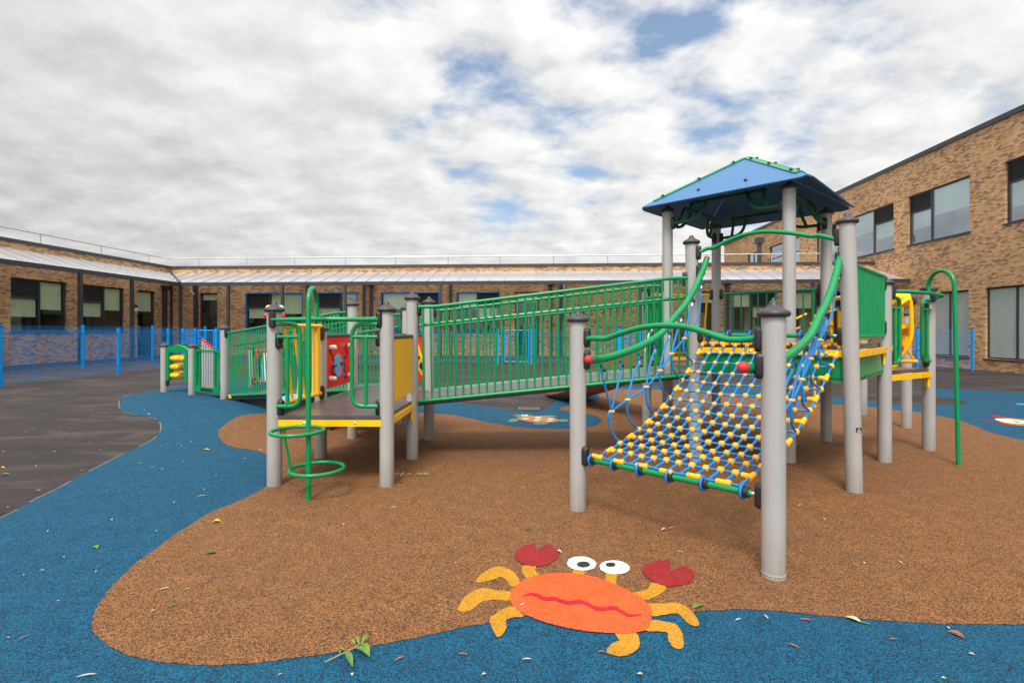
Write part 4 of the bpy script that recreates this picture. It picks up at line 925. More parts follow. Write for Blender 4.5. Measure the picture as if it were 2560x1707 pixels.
ball = MB().ball((0,0,0), .0235, 12, (1,1,.95)).lathe([(.0215,-.016),(.0245,-.012),(.0245,.012),(.0215,.016)], (0,0,0), 10, (.7,-.7,0)).build('rope_connector', M['yconn']); BME = ball.data; bpy.data.objects.remove(ball)
tm_ = MB().tube([(-.042,0,0),(.042,0,0)], .0185, 10).tube([(0,0,0),(0,.056,0)], .0185, 10).build('tee_connector', M['yconn']); TME = tm_.data; bpy.data.objects.remove(tm_)
lm_ = MB().tube([(-.045,0,0),(.045,0,0)], .0185, 10).tube([(0,0,0),(.03,.02,0)], .015, 10).build('tee_connector', M['yconn']); LME = lm_.data; bpy.data.objects.remove(lm_)
def frame(x, y): x = x.normalized(); z = x.cross(y).normalized(); y = z.cross(x); return Matrix((x, y, z)).transposed()
cand = []
for i in range(1, NRW-1):
    for j in range(1, NC-1): cand.append((GR[i][j].y, i, j))
cand.sort(); REST = MB()
BALLS = 84
for k, (yy, i, j) in enumerate(cand):
    if k < BALLS: inst(BME, 'rope_connector', NETO, GR[i][j], (0,0,random.uniform(-.3,.3)))
    else: REST.ball(GR[i][j], .0235, 8)
for i in range(NRW):
    for j, sgn in ((0,1),(NC-1,-1)):
        p = GR[i][j]
        if i in (0, NRW-1): continue
        if i % 2: o = inst(TME, 'tee_connector', NETO, p, frame(GR[min(i+1,NRW-1)][j]-GR[i-1][j], GR[i][1 if j == 0 else NC-2]-p).to_euler())
        else: inst(BME, 'rope_connector', NETO, p)
for i in (0, NRW-1):
    for j in range(0, NC, 2 if i == 0 else 1):
        d = GR[i][min(j+1,NC-1)]-GR[i][max(j-1,0)]
        inst(LME if i == 0 else TME, 'tee_connector', NETO, GR[i][j], frame(d, GR[1 if i == 0 else NRW-2][j]-GR[i][j]).to_euler())
ro_ = REST.build('rope_connectors', M['yconn'], NETO); ro_['kind'] = 'stuff'
# bars that carry the net, with collars and rope rings
def carrier(a, b, fr, netrow):
    o = part(MB().tube([a, b], .021, 12), 'net_bar', 'green'); d = (b-a).normalized()
    for f in fr:
        p = a+(b-a)*f; MB().lathe([(.022,-.028),(.031,-.026),(.031,.026),(.022,.028)], p, 16, d).build('collar', M['black'], o)
        x = d.orthogonal().normalized(); y = d.cross(x); c = p-d*.008
        MB().tube([c+(x*math.cos(t*.3142)+y*math.sin(t*.3142))*.040 for t in range(20)], .0088, 7, True).build('rope_ring', M['rope'], o)
        t = min(range(NC), key=lambda j: (GR[netrow][j]-p).length); e = GR[netrow][t]
        MB().tube([p+(e-p)*.35, e], .0085, 7).build('rope_tie', M['rope'], o)
        MB().lathe([(.0125,-.012),(.0125,.012)], p+(e-p)*.6, 10, (e-p)).build('ferrule', M['steel'], o)
    for p, s in ((a,1),(b,-1)): MB().tube([p-d*s*.02, p+d*s*.001], .013, 8).build('end_pin', M['steel'], o)
carrier(pt('N',.413,.12,-47), pt('O',.444,.12,133), (.02,.19,.37,.56,.76,.965), 0)
carrier(pt('K',1.343,.12,-45), pt('L',1.343,.12,135), (.04,.22,.40,.58,.78,.95), NRW-1)
# wave bars
def wavebar(k0, px, k1, ends):
    a, b = POSTS[k0][0], POSTS[k1][0]; d = unit(a, b); L = []
    for p in px: s, z = onplane(a, d, *p); L.append(a+d*s+Vector((0,0,z)))
    L = [ends[0]]+L[1:-1]+[ends[1]]
    part(MB().tube(crv(L, 6), .020, 12), 'wave_bar', 'green')
w1 = [z5(*p) for p in ((205,655),(300,655),(370,653),(480,615),(640,570),(830,552),(1000,565),(1150,605),(1270,645),(1340,662),(1450,664),(1560,665))]
za = onplane(NB, unit(NB,OB), *w1[0])[1]; wavebar('N', w1, 'O', (pt('N',za,.095,-47.8), pt('O',1.345,.095,132)))
w2 = [(1560+x/3.672, 360+y/3.672) for x, y in ((695,970),(760,962),(830,950),(950,890),(1100,835),(1230,810),(1330,805),(1500,815),(1620,832),(1720,846),(1800,842),(1935,815))]
wavebar('K', w2, 'L', (pt('K',2.205,.09,-45), pt('L',2.185,.09,135)))
# hanging ropes each side: hanger on the rail -> clip on the middle rope -> net edge
def szh(p, f): # f 0 at rail plane .. 1 at net edge plane
    o = .105+f*.05; return sz(o, z5(*p))+(o,)
hang = [([(340,952),(372,1090),(408,1225)], [(392,1320),(420,1410),(475,1478)], 2),
        ([(487,910),(450,1060),(412,1215)], None, None),
        ([(630,838),(580,960),(538,1140)], [(535,1230),(560,1310),(615,1378)], 4),
        ([(752,745),(710,880),(686,1038)], [(684,1120),(705,1200),(752,1263)], 6),
        ([(866,635),(820,770),(795,908)], [(795,990),(820,1070),(862,1133)], 8),
        ([(963,505),(920,640),(888,777)], [(890,860),(915,930),(960,986)], 10),
        ([(1050,378),(1015,520),(990,655)], [(980,720),(1000,790),(1055,843)], 12),
        ([(1123,245),(1100,470),(1040,590)], None, None)]
clips = [(410,1235),(538,1142),(687,1040),(795,910),(888,777),(990,655)]
at_rail = [(325,848),(478,818),(625,762),(745,672),(862,585),(968,458),(1052,325),(1132,182)]
for fn_ in (PL, PRt):
    netside = EL if fn_ is PL else ER
    hp = MB()
    for up, dn, row in hang:
        q = [szh(p, .1+.5*i/2) for i, p in enumerate(up)]
        L = [fn_(s, o, z) for s, z, o in q]
        if dn:
            q2 = [szh(p, .6+.15*i) for i, p in enumerate(dn[:-1])]
            L += [fn_(s, o, z) for s, z, o in q2]+[netside(row)]
        hp.tube(crv(L, 4), .0094, 7)
    mid = [fn_(s, o, z) for s, z, o in [szh(p, .6) for p in [(395,1325),(385,1270)]+clips+[(1040,590)]]]
    hp.tube(crv(mid, 4), .0094, 7); hr = hp.build('side_ropes', M['rope'], NETO)
    for p in clips:
        s, z, o = szh(p, .6); c = fn_(s, o, z); MB().ball(c, .0165, 10, (1.7,1,.85)).build('rope_clip', M['yconn'], hr)
    for (up, dn, row), ar_ in zip(hang, at_rail):
        s, z = sz(.10, z5(*ar_)); q = szh(up[0], .1); top = fn_(s, .10, z-.012); low_ = fn_(q[0], q[2], q[1])
        d = (low_-top); h = MB(); h.bar(top+Vector((0,0,.0)), top+d*.45, .02, .012, (dL.x,dL.y,0) if fn_ is PL else (dR.x,dR.y,0)); h.build('hanger', M['green'], hr, smooth=False)
        off = dL*.024 if fn_ is PL else dR*.024
        MB().ball(top+d*.5+off, .019, 10).build('hanger_knob', M['black'], hr)
        MB().tube([low_, top+d*.62-off*.6, top+d*.35-off*.2, top+d*.5+off*.3, low_], .0078, 7).build('rope_loop', M['rope'], hr)
        MB().lathe([(.0125,-.016),(.0125,.016)], low_+d.normalized()*.012, 12, d).build('ferrule', M['steel'], hr)

# --- shelter roof
ac = Vector((2.945,6.32,0)); RB, RA, RD = 2.905, 3.55, 1.36
roof = part(MB().lathe([(.05,-.03),(.05,.0),(0,.01)], ac+Vector((0,0,RA-.03)), 12), 'shelter_roof', 'greend')
cs = [Vector((-RD,0,0)), Vector((0,-RD,0)), Vector((RD,0,0)), Vector((0,RD,0))]
for i in range(4):
    c0, c1 = ac+cs[i]+Vector((0,0,RB)), ac+cs[(i+1) % 4]+Vector((0,0,RB)); ap = ac+Vector((0,0,RA)); nrm = (c1-c0).cross(ap-c0).normalized()
    nrm = nrm if nrm.z > 0 else -nrm
    def corner(c, other):
        h = c+(ap-c)*.085; e = c+(other-c)*.085; return [h*(1-t)**2+c*2*t*(1-t)+e*t*t for t in [k/6 for k in range(7)]]
    A = corner(c0, c1); B = corner(c1, c0)[::-1]
    P = A+B+[ap]; P = [p-nrm*.0+((c0+c1)*.5-p)*.004 for p in P]
    po = MB().prism(P, nrm*.016).build('roof_panel', M['roof'], roof, smooth=False)
    for u, vv in ((.36,.20),(.64,.20)):
        p = c0+(c1-c0)*u+(ap-(c0+c1)*.5)*vv; MB().ball(p+nrm*.02, .02, 10).build('roof_bolt', M['black'], po)
    n2 = (ac+cs[i]*2+Vector((0,0,RB))-(c1+Vector((0,0,0)))).cross(ap-c0)
    # strips over the hip, one on each face, bolted down
    for face, cc, oth in ((nrm, c0, c1), (nrm, c1, c0)):
        t0 = cc+(ap-cc)*.14; t1 = cc+(ap-cc)*.97; inw = (oth-cc).normalized(); inw = (inw-(ap-cc).normalized()*inw.dot((ap-cc).normalized())).normalized()
        s = MB().prism([t0+nrm*.018, t1+nrm*.018, t1+inw*.05+nrm*.018, t0+inw*.05+nrm*.018], nrm*.010).build('hip_strip', M['green'], po, smooth=False)
        for f_ in (.10,.50,.88): MB().ball(t0+(t1-t0)*f_+inw*.026+nrm*.032, .019, 10).build('roof_bolt', M['black'], s)
for key, dirs in (('T1',(45,-45)), ('T2',(225,-45)), ('T3',(45,135)), ('T4',(135,225))):
    for a_ in dirs:
        o = pt(key, 2.72, .09, a_); d = Vector((math.cos(R(a_)), math.sin(R(a_)), 0)); tc = ac+Vector((0,0,0))-o; tc.z = 0; inn = tc.normalized()*.13
        b_ = MB(); b_.tube(fillet([o, o+d*.26+inn*.2, o+d*.30+inn+Vector((0,0,.24))], .13, 6), .021, 10); b_.tube([o+d*.13, o+d*.13+inn*.8+Vector((0,0,.22))], .019, 10); b_.build('roof_bracket', M['greend'], roof)  # darker green puts the shade under the roof into the brackets
for k0, k1 in (('T1','T2'),('T2','T4'),('T4','T3'),('T3','T1')):
    p, q = POSTS[k0][0], POSTS[k1][0]; md = (p+q)/2; inn = (ac-md); inn.z = 0; inn = inn.normalized()*.10; d = unit(p, q)
    MB().tube([p+d*.26+inn+Vector((0,0,2.945)), q-d*.26+inn+Vector((0,0,2.945))], .022, 10).build('roof_beam', M['greend'], roof)  # beams also coloured darker for the roof's shade

# --- right hand side: bowed bar, hoop pole, loops, yellow climber
bow = [pt('R1',1.80,.10,-10), Vector((4.25,5.37,1.80)), Vector((4.55,5.50,1.795)), Vector((4.80,5.66,1.79)), Vector((4.885,5.72,1.785)), Vector((4.87,5.765,1.775)), pt('R2',1.765,.09,-95)]
part(MB().tube(crv(bow, 6), .020, 12), 'top_bar', 'green')
hp = [Vector((4.607,5.20,-.05)), Vector((4.565,5.2,1.86))]
for i in range(1, 12):
    a_ = math.pi*i/12; hp.append(Vector((4.562+.006*(1-math.cos(a_)), 5.2+.17*(1-math.cos(a_)), 1.86+.165*math.sin(a_))))
hp += [Vector((4.575,5.54,1.86)), Vector((4.575,5.52,1.79))]; part(MB().tube(hp, .0205, 12), 'hoop_pole', 'green')
rr_ = unit(POSTS['R1'][0], POSTS['R2'][0])
def grabr(key, sgn, L):
    o = pt(key, 0, 0)+rr_*sgn*.07+Vector((.02,-.03,0)); return grab((o.x,o.y,0), (rr_.x*sgn*L, rr_.y*sgn*L), 1.735, 1.625, 1.045, inner=.4, r=.02)
grabr('R1', 1, .17); grabr('R2', -1, .19)
y6 = lambda x, y: (2000+x/4.9, 620+y/4.9)
m = MB(); dpt = 6.35
for dd_ in (0, .55):
    m.tube(crv([at(*y6(x, y), dpt)+Vector((dd_*.45, dd_, 0)) for x, y in ((1230,690),(1300,640),(1340,640),(1358,700),(1365,900),(1360,1080),(1310,1230),(1215,1345))], 5), .024, 10)
m.tube([at(*y6(1170,1388), dpt), at(*y6(1430,1388), dpt)], .021, 10); m.tube([at(*y6(1325,1268), dpt), at(*y6(1400,1380), dpt)], .015, 8)
m.tube([at(*y6(1225,1345), dpt), at(*y6(1225,1345), dpt)+Vector((.25,.55,0))], .02, 8)
yc = part(m, 'curved_climber', 'yellow'); m = MB()
m.prism([at(*y6(x, y), dpt+.2) for x, y in ((1195,950),(1345,935),(1350,1090),(1290,1230),(1215,1300),(1195,1300))], (.02,.03,0)); m.bar(at(*y6(1195,975),dpt+.1), at(*y6(1345,945),dpt+.1), .04, .05)
for x in (1215,1240,1265,1290,1315): m.bar(at(*y6(x,960),dpt+.1), at(*y6(x+15,1060),dpt+.2), .02, .02, (0,1,0))
m.build('climber_panel', M['yellow'], yc, smooth=False)
MB().ball(at(*y6(1240,1222), dpt-.02), .05, 12, (.55,.5,1)).build('red_grip', M['red'], yc); MB().ball(at(*y6(1205,1225), dpt), .03, 10).build('grip_boss', M['black'], yc)
for x in (1215,1245): MB().tube([at(*y6(x,700), dpt+.35), at(*y6(x,950), dpt+.35)], .02, 8).build('inner_post', M['yellow'], yc)
m = MB().lathe([(.085,-.10),(.10,.10)], at(*y6(1195,628), 6.5), 18, (1,.1,-.06)); tl = part(m, 'telescope', 'yellow')
MB().lathe([(.075,.0),(.078,.10),(.06,.11),(.0,.11)], at(*y6(1195,628), 6.5)+Vector((.10,.01,-.008)), 18, (1,.1,-.06)).build('eyepiece', M['cap'], tl)
MB().tube([at(*y6(1195,628),6.5)+Vector((0,0,-.08)), Vector((at(*y6(1195,628),6.5).x, 6.5, 1.0))], .03, 10).build('stand', M['yellow'], tl)
m = MB().lathe([(.10,0),(.11,.02),(.11,.06),(.09,.08)], (4.42,5.95,LZ+.002), 20); part(m, 'stepping_stool', 'yellow')
# yellow steering panel between R1 and T4
m = MB(); m.prism(rrect(Vector((3.93,5.52,1.28)), Vector((0,1,0)), Zv, .62, .34, .05), (.02,0,0)); m.tube(fillet([Vector((3.94,5.42,1.22)), Vector((3.94,5.42,1.78)), Vector((3.94,6.20,1.78)), Vector((3.94,6.20,1.22))], .08), .026, 10)
for z in (1.46,1.62): m.tube([(3.94,6.12,z),(3.92,6.26,z)], .022, 8)
yf = part(m, 'steering_panel', 'yellow', smooth=True); MB().box((3.925,6.11,1.42), (.02,.05,.42)).build('slot', M['black'], yf, smooth=False)
# green hoop and yellow rungs beyond the tower
m = MB().tube(fillet([Vector((3.72,7.35,.95)), Vector((3.86,7.45,1.86)), Vector((4.02,7.70,1.86)), Vector((4.02,7.75,.9))], .10), .021, 10); part(m, 'grab_hoop', 'green')
m = MB()
for x0, y0, x1, y1, d in ((1478,920,1690,820,7.5),(1478,1120,1560,1085,7.5),(1780,1010,1860,975,7.5)): m.tube([at(1800+x0/7.84,680+y0/7.84,d), at(1800+x1/7.84,680+y1/7.84,d+.3)], .016, 8)
a_ = at(2037,803,7.8); b_ = at(1985,824,7.5); m.tube([Vector((a_.x,a_.y,.2)), Vector((a_.x,a_.y,a_.z+.1))], .02, 8); m.tube([Vector((b_.x-.12,b_.y,.2)), Vector((b_.x-.12,b_.y,1.6))], .02, 8)
part(m, 'rung_ladder', 'yellow')
pl_ = part(MB().box((4.3,7.2,1.04), (.22,.04,.18)), 'play_block', 'yellow', smooth=False)

# --- far left: roller arches, chimes, roller panel
def arch(k0, k1, z0, z1, rolls=True):
    a, b = POSTS[k0][0], POSTS[k1][0]; d = unit(a, b); L = (b-a).length-.19; o = a+d*.095; n = Vector((d.y,-d.x,0))*.03; Q = lambda x, z: o+d*x+Vector((0,0,z))
    outer = [Q(0,z0),Q(0,z1)]+[Q(L/2-L/2*math.cos(math.pi*i/10), z1+.13*math.sin(math.pi*i/10)) for i in range(1,10)]+[Q(L,z1),Q(L,z0),Q(L-.10,z0+.03),Q(L-.10,z1-.01)]
    inner = [Q(.10,z1-.01),Q(.10,z0+.03)]
    p = part(MB().prism([v_-n for v_ in outer+inner], n*2), 'roller_arch', 'green', smooth=False)
    for s in (1,-1): MB().tube([Q(-.035,z1 if s > 0 else z0+.12), Q(.02,z1 if s > 0 else z0+.12)], .02, 8).tube([Q(L-.02,z1 if s > 0 else z0+.12), Q(L+.035,z1 if s > 0 else z0+.12)], .02, 8).build('arch_stub', M['green'], p)
    if rolls:
        for i in range(3):
            z = z1-.13-i*.165; MB().tube([Q(.10,z), Q(L-.10,z)], .012, 8).build('roller_rod', M['green'], p)
            MB().lathe([(.03,0),(.048,.03),(.048,.21),(.03,.24)], Q(.14,z), 12, d).build('roller', M['yellow'], p)
            if i == 0: MB().lathe([(.03,0),(.048,.03),(.048,.15),(.03,.17)], Q(.40,z), 12, d).build('roller', M['yellow'], p)
    return p
arch('W1','W2', .40, .98); arch('W1','W3', .40, .98)
a, b = POSTS['W2'][0], POSTS['W4'][0]; d = unit(a, b); L = (b-a).length-.19; o = a+d*.095; Q = lambda x, z: o+d*x+Vector((0,0,z)); m = MB()
for x in (.045, L-.045): m.bar(Q(x,.27), Q(x,1.03), .05, .085, d)
for x in (.20, L-.20): m.bar(Q(x,.36), Q(x,1.0), .03, .03, d)
m.bar(Q(.09,.31), Q(L-.09,.31), .05, .10); m.bar(Q(.09,1.02), Q(L-.09,1.02), .05, .03)
ch = part(m, 'chime_frame', 'green', smooth=False)
for i in range(5):
    x = .30+i*(L-.60)/4; zt = 1.20-i*.035; c = MB().tube([Q(x,.36), Q(x,zt)], .023, 10).build('chime_tube', M['galv'], ch); MB().lathe([(.026,0),(.027,.025),(.016,.036),(0,.038)], Q(x,zt), 10).build('tube_cap', M['red'], c)
MB().bar(Q(.26,.31)+Vector((0,-.03,0)), Q(L-.26,.31)+Vector((0,-.03,0)), .02, .04).build('damper', M['black'], ch, smooth=False)
a, b = POSTS['X1'][0], POSTS['X2'][0]; d = unit(a, b); L = (b-a).length-.18; o = a+d*.09; m = MB()
for x in (.12, .42, .70): m.bar(Q(x,.30), Q(x,.96), .03, .05, d)
rpn = part(m, 'roller_panel', 'black', smooth=False); n = Vector((d.y,-d.x,0))
MB().prism([Q(.15,.32)-n*.01, Q(.40,.34)-n*.01, Q(.40,.92)-n*.01, Q(.22,.92)-n*.01], n*.02).build('white_board', M['white'], rpn, smooth=False)
MB().prism([Q(.15,.34)-n*.014, Q(.28,.34)-n*.014, Q(.22,.86)-n*.014], n*.028).build('blue_board', M['bpanel'], rpn, smooth=False)
for z in (.95,.29):
    MB().tube([Q(-.02,z), Q(L+.02,z)], .014, 8).build('roller_rod', M['black'], rpn)
    for i in range(7): MB().lathe([(.02,0),(.034,.015),(.034,.055),(.02,.07)], Q(.02+i*.11,z), 10, d).build('roller', M['red'], rpn)
for x in (.10,.40): MB().bar(Q(x,.34), Q(x,.44), .05, .06, d).bar(Q(x,.80), Q(x,.92), .05, .06, d).build('red_block', M['red'], rpn, smooth=False)

# --- plate on the tall right post, and level band on the nearest post
p, z0, o, lean, top = POSTS['L']
def wrap(c, r, a0, a1, z0_, z1_, n=6):
    m = MB(); P = [c+Vector((r*math.cos(R(a0+(a1-a0)*i/n)), r*math.sin(R(a0+(a1-a0)*i/n)), 0)) for i in range(n+1)]
    for i in range(n): m.quad(P[i]+Zv*z0_, P[i+1]+Zv*z0_, P[i+1]+Zv*z1_, P[i]+Zv*z1_)
    return m
lc = p+Vector((lean[0]*.22, 0, 0)); va = math.degrees(math.atan2(-lc.y, -lc.x)); pl = wrap(lc, PR+.002, va+18, va+66, .525, .566).build('maker_plate', M['black'], o)
wrap(lc, PR+.0035, va+32, va+48, .543, .562, 3).build('crest', M['galv'], pl); wrap(lc, PR+.0035, va+26, va+58, .537, .540).build('plate_line', M['white'], pl); wrap(lc, PR+.0035, va+26, va+58, .530, .533).build('plate_line', M['white'], pl)
p, z0, o, lean, top = POSTS['O']; bd = MB().lathe([(PR+.0012,.014),(PR+.0012,.034)], Vector((p.x,p.y,0)), 28).build('level_band', M['band'], o)
va = math.degrees(math.atan2(-p.y, -p.x))
cu = bpy.data.curves.new('t', 'FONT'); cu.body = 'PLAY LEVEL'; cu.size = .0135; cu.align_x = 'CENTER'; to = bpy.data.objects.new('t', cu); COL.objects.link(to)
bpy.context.view_layer.update(); tme = bpy.data.meshes.new_from_object(to.evaluated_get(bpy.context.evaluated_depsgraph_get())); bpy.data.objects.remove(to)
for off in (-62, 0, 62):
    m = MB(); m.v = [Vector((p.x+(PR+.0024)*math.cos(R(va+off)+v_.co.x/PR), p.y+(PR+.0024)*math.sin(R(va+off)+v_.co.x/PR), .0195+v_.co.y)) for v_ in tme.vertices]; m.f = [tuple(f_.vertices) for f_ in tme.polygons]
    m.build('level_text', M['black'], bd, smooth=False)

# ================================================================== LEAVES AND LITTER
def leafmesh(w, l, curl, fold, seed):
    rnd = random.Random(seed); m = MB(); n = 6
    for i in range(n+1):
        t = i/n; ww = w*.5*math.sin(math.pi*min(1, max(0, .04+.92*t)))**.8; z = curl*math.sin(math.pi*t)+.002; j = rnd.uniform(-.08,.08)*w
        m.v += [Vector((l*(t-.5), ww+j, z+fold*ww)), Vector((l*(t-.5), j, z)), Vector((l*(t-.5), -ww+j, z+fold*ww))]
    for i in range(n):
        a = i*3
        m.f += [(a,a+1,a+4,a+3), (a+1,a+2,a+5,a+4)]
    return m
SHAPES = []
for k, (w, l, c, f_) in enumerate(((.030,.062,.008,.25),(.014,.050,.004,.3),(.010,.034,.003,.2),(.022,.040,.010,.5),(.012,.060,.006,.1),(.016,.026,.004,.4))):
    for mt in ('leafg','leafp','leafy','leafc','leafr','leafw','leafd'):
        if k in (0,3) or mt in ('leafc','leafr','leafw','leafp','leafy','leafd','leafg'): SHAPES.append((k, mt, None))
LM = {}
def leaf(px, py, shape, mat, label, group=None, rz=None, s=1.0, lift=.012, name='fallen_leaf', cat='leaf'):
    p = gp(px, py)
    if (shape, mat) not in LM:
        w, l, c, f_ = ((.034,.072,.008,.12),(.013,.056,.004,.1),(.009,.036,.003,.1),(.024,.046,.010,.3),(.010,.066,.005,.05),(.016,.026,.004,.15))[shape]
        t_ = leafmesh(w, l, c, f_, shape*7+len(mat)).build('fallen_leaf', M[mat]); LM[(shape, mat)] = t_.data; bpy.data.objects.remove(t_)
    o = inst(LM[(shape, mat)], name, None, p+Vector((0,0,lift)), (0, 0, random.uniform(0,6.28) if rz is None else rz), (s,s,s)); tag(o, label, cat, group); return o
for q in ((515,1126,0,'leafy','single yellow leaf lying on the blue rubber left of the spiral pole',.1,1.0),
          (541,1308,3,'leafy','curled yellow leaf on the brown rubber near its left curve',.3,1.3),
          (238,1371,0,'leafg','bent green leaf lying alone on the blue rubber at lower left',-.5,.85),
          (528,1386,0,'leafd','folded dark leaf on the brown rubber left of the crab',.3,.85),
          (430,1518,1,'leafg','narrow lime leaf on the brown rubber at the lower left',.8,.85),
          (216,1694,4,'leafw','long white petal on the blue rubber at the bottom left corner',.3,1.0),
          (1745,1520,0,'leafg','green leaf at the rubber joint right of the crab',.5,.9),
          (2134,1553,0,'leafp','pale green leaf on the blue rubber at lower right',-.8,.9),
          (2160,1562,1,'leafg','thin green leaf tip touching the pale leaf at lower right',-.4,1.0),
          (2390,1588,0,'leafr','russet leaf on the blue rubber at the far lower right',-.6,.75),
          (2395,1593,1,'leafr','thin russet leaf tip beside the russet leaf at far lower right',-.9,.9),
          (1846,1553,2,'leafw','small white petal on the blue rubber right of the crab',.4,1.0),
          (2014,1553,1,'leafr','orange leaf sliver on the blue rubber by the joint at lower right',-.15,.9),
          (2233,1602,2,'leafr','short orange leaf sliver on the blue rubber at lower right',0.1,1.0),
          (1984,1618,1,'leafr','dark red leaf sliver on the blue rubber below the crab on the right',-.7,.8),
          (1157,1640,2,'leafr','orange leaf sliver on the blue rubber below the crab on the left',-.1,1.1),
          (1000,1650,1,'leafr','orange brown leaf sliver right of the leafy twig',.7,.75),
          (1317,1652,1,'leafc','cream leaf sliver on the blue rubber below the crab',.1,.7),
          (1504,1634,2,'leafr','orange leaf sliver beside the bottom leg of the crab',0,1.0),
          (1305,1515,1,'leafw','white petal lying on the orange shell of the crab',.6,.7),
          (1443,1517,2,'leafr','brown sliver lying on the wavy mouth of the crab',0,.9),
          (1397,1383,3,'leafc','cream seed wing beside the left claw of the crab',-.6,.9),
          (1660,1328,3,'leafc','cream leaf cluster on the brown rubber above the right claw',.2,.9),
          (1680,1322,4,'leafc','cream leaf stem on the brown rubber above the right claw',.5,.9),
          (1700,1382,1,'leafp','thin pale leaf on the brown rubber above the right claw',-.5,.7),
          (649,1128,3,'leafy','yellow crumpled leaf beside the foot of the front left post',0,.9),
          (1001,1209,3,'leafd','dark curled leaf beside the foot of the front tower post',0,.9),
          (1320,1327,1,'leafd','dark sprig of leaf on the brown rubber above the left claw',.3,1.1),
          (504,1242,4,'leafp','long pale leaf on the blue rubber between tarmac and spiral pole',.5,1.0),
          (224,1108,4,'leafp','pale leaf on the tarmac left of the blue curve',.5,.8),
          (12,1188,0,'leafg','green sprig on the tarmac at the left edge',.4,1.0), (5,1172,3,'leafy','yellow bud on the tarmac at the left edge',0,1.0),
          (89,1167,5,'leafp','round pale leaf on the tarmac near the left edge',0,1.0),
          (370,1038,3,'leafc','cream leaf heap in the bend of the pale joint',0,1.2),
          (516,1057,1,'leafd','dark leaf on the blue rubber left of the brown lobe',.1,1.0),
          (1281,1010,1,'leafy','yellow leaf on the tarmac behind the drain grate',-.4,1.3),
          (1352,1080,3,'leafd','dark curled leaf at the edge of the blue tongue',0,1.0), (1283,1073,3,'leafd','dark leaf tuft on the brown rubber below the turtle',0,1.0), (1295,1074,1,'leafd','thin dark leaf on the brown rubber below the turtle',.2,1.0),
          (1495,1030,1,'leafd','dark leaf beside the blue rope loops on the brown rubber',.2,1.3), (1496,1026,3,'leafc','pale scrap beside the blue rope loops on the brown rubber',.2,1.0)):
    leaf(q[0], q[1], q[2], q[3], q[4], rz=q[5], s=q[6], lift=.0085)
# leafy twig
tw = gp(870,1640); twg = thing('leafy_twig', 'fallen twig with green leaflets across the joint below the brown rubber', 'twig', tw)
z8 = lambda x, y: gp(640+x/3.672, 1280+y/3.672)+Vector((0,0,.018))
part(MB().tube(crv([z8(635,1412), z8(760,1350), z8(880,1290), z8(960,1240)], 4), [.0022]*8+[.0018]*5, 6), 'stem', 'stem', twg)
for (x0,y0,x1,y1) in ((965,1240,1065,1180),(945,1245,895,1190),(960,1250,1045,1340),(900,1285,1045,1362),(915,1262,850,1240),(820,1320,885,1455),(770,1340,765,1290),(820,1320,740,1320)):
    a, b = z8(x0,y0), z8(x1,y1); d = b-a; n = Vector((-d.y,d.x,0)).normalized()*min(.013, d.length*.17); m = MB(); k = 6
    for i in range(k+1):
        t = i/k; w_ = math.sin(math.pi*min(1,.03+.95*t))**.75; c = a+d*t+Vector((0,0,.014*math.sin(math.pi*t)))
        m.v += [c+n*w_+Vector((0,0,.005*w_)), c, c-n*w_+Vector((0,0,.005*w_))]
    for i in range(k): j = i*3; m.f += [(j,j+1,j+4,j+3),(j+1,j+2,j+5,j+4)]
    part(m, 'leaflet', 'leafg', twg)
def sprig(px, py, label, n, mat, s=.05):
    c = gp(px,py)+Vector((0,0,.014)); t = thing('leaf_sprig', label, 'sprig', c); st_ = MB()
    for i in range(n):
        a = random.uniform(0,6.28); r = random.uniform(.5,1)*s; e = c+Vector((math.cos(a)*r*1.6, math.sin(a)*r, random.uniform(.0,.01))); st_.tube([c, (c+e)/2+Vector((0,0,.010)), e], .0016, 5)
    part(st_, 'stem', 'stem', t)
    for i in range(n):
        a = 6.28*i/n; q = c+Vector((math.cos(a)*s*1.2, math.sin(a)*s*.8, .002)); lm = leafmesh(.016,.045,.006,.3,i); lm.v = [q+Matrix.Rotation(a, 3, 'Z') @ v_ for v_ in lm.v]; part(lm, 'leaflet', mat, t)
sprig(1006,1190, 'green sprig with cut stem on the brown rubber beside the tower post', 4, 'leafp')
sprig(1055,1190, 'fluffy green sprig on the brown rubber right of the tower post', 7, 'leafg', .045)
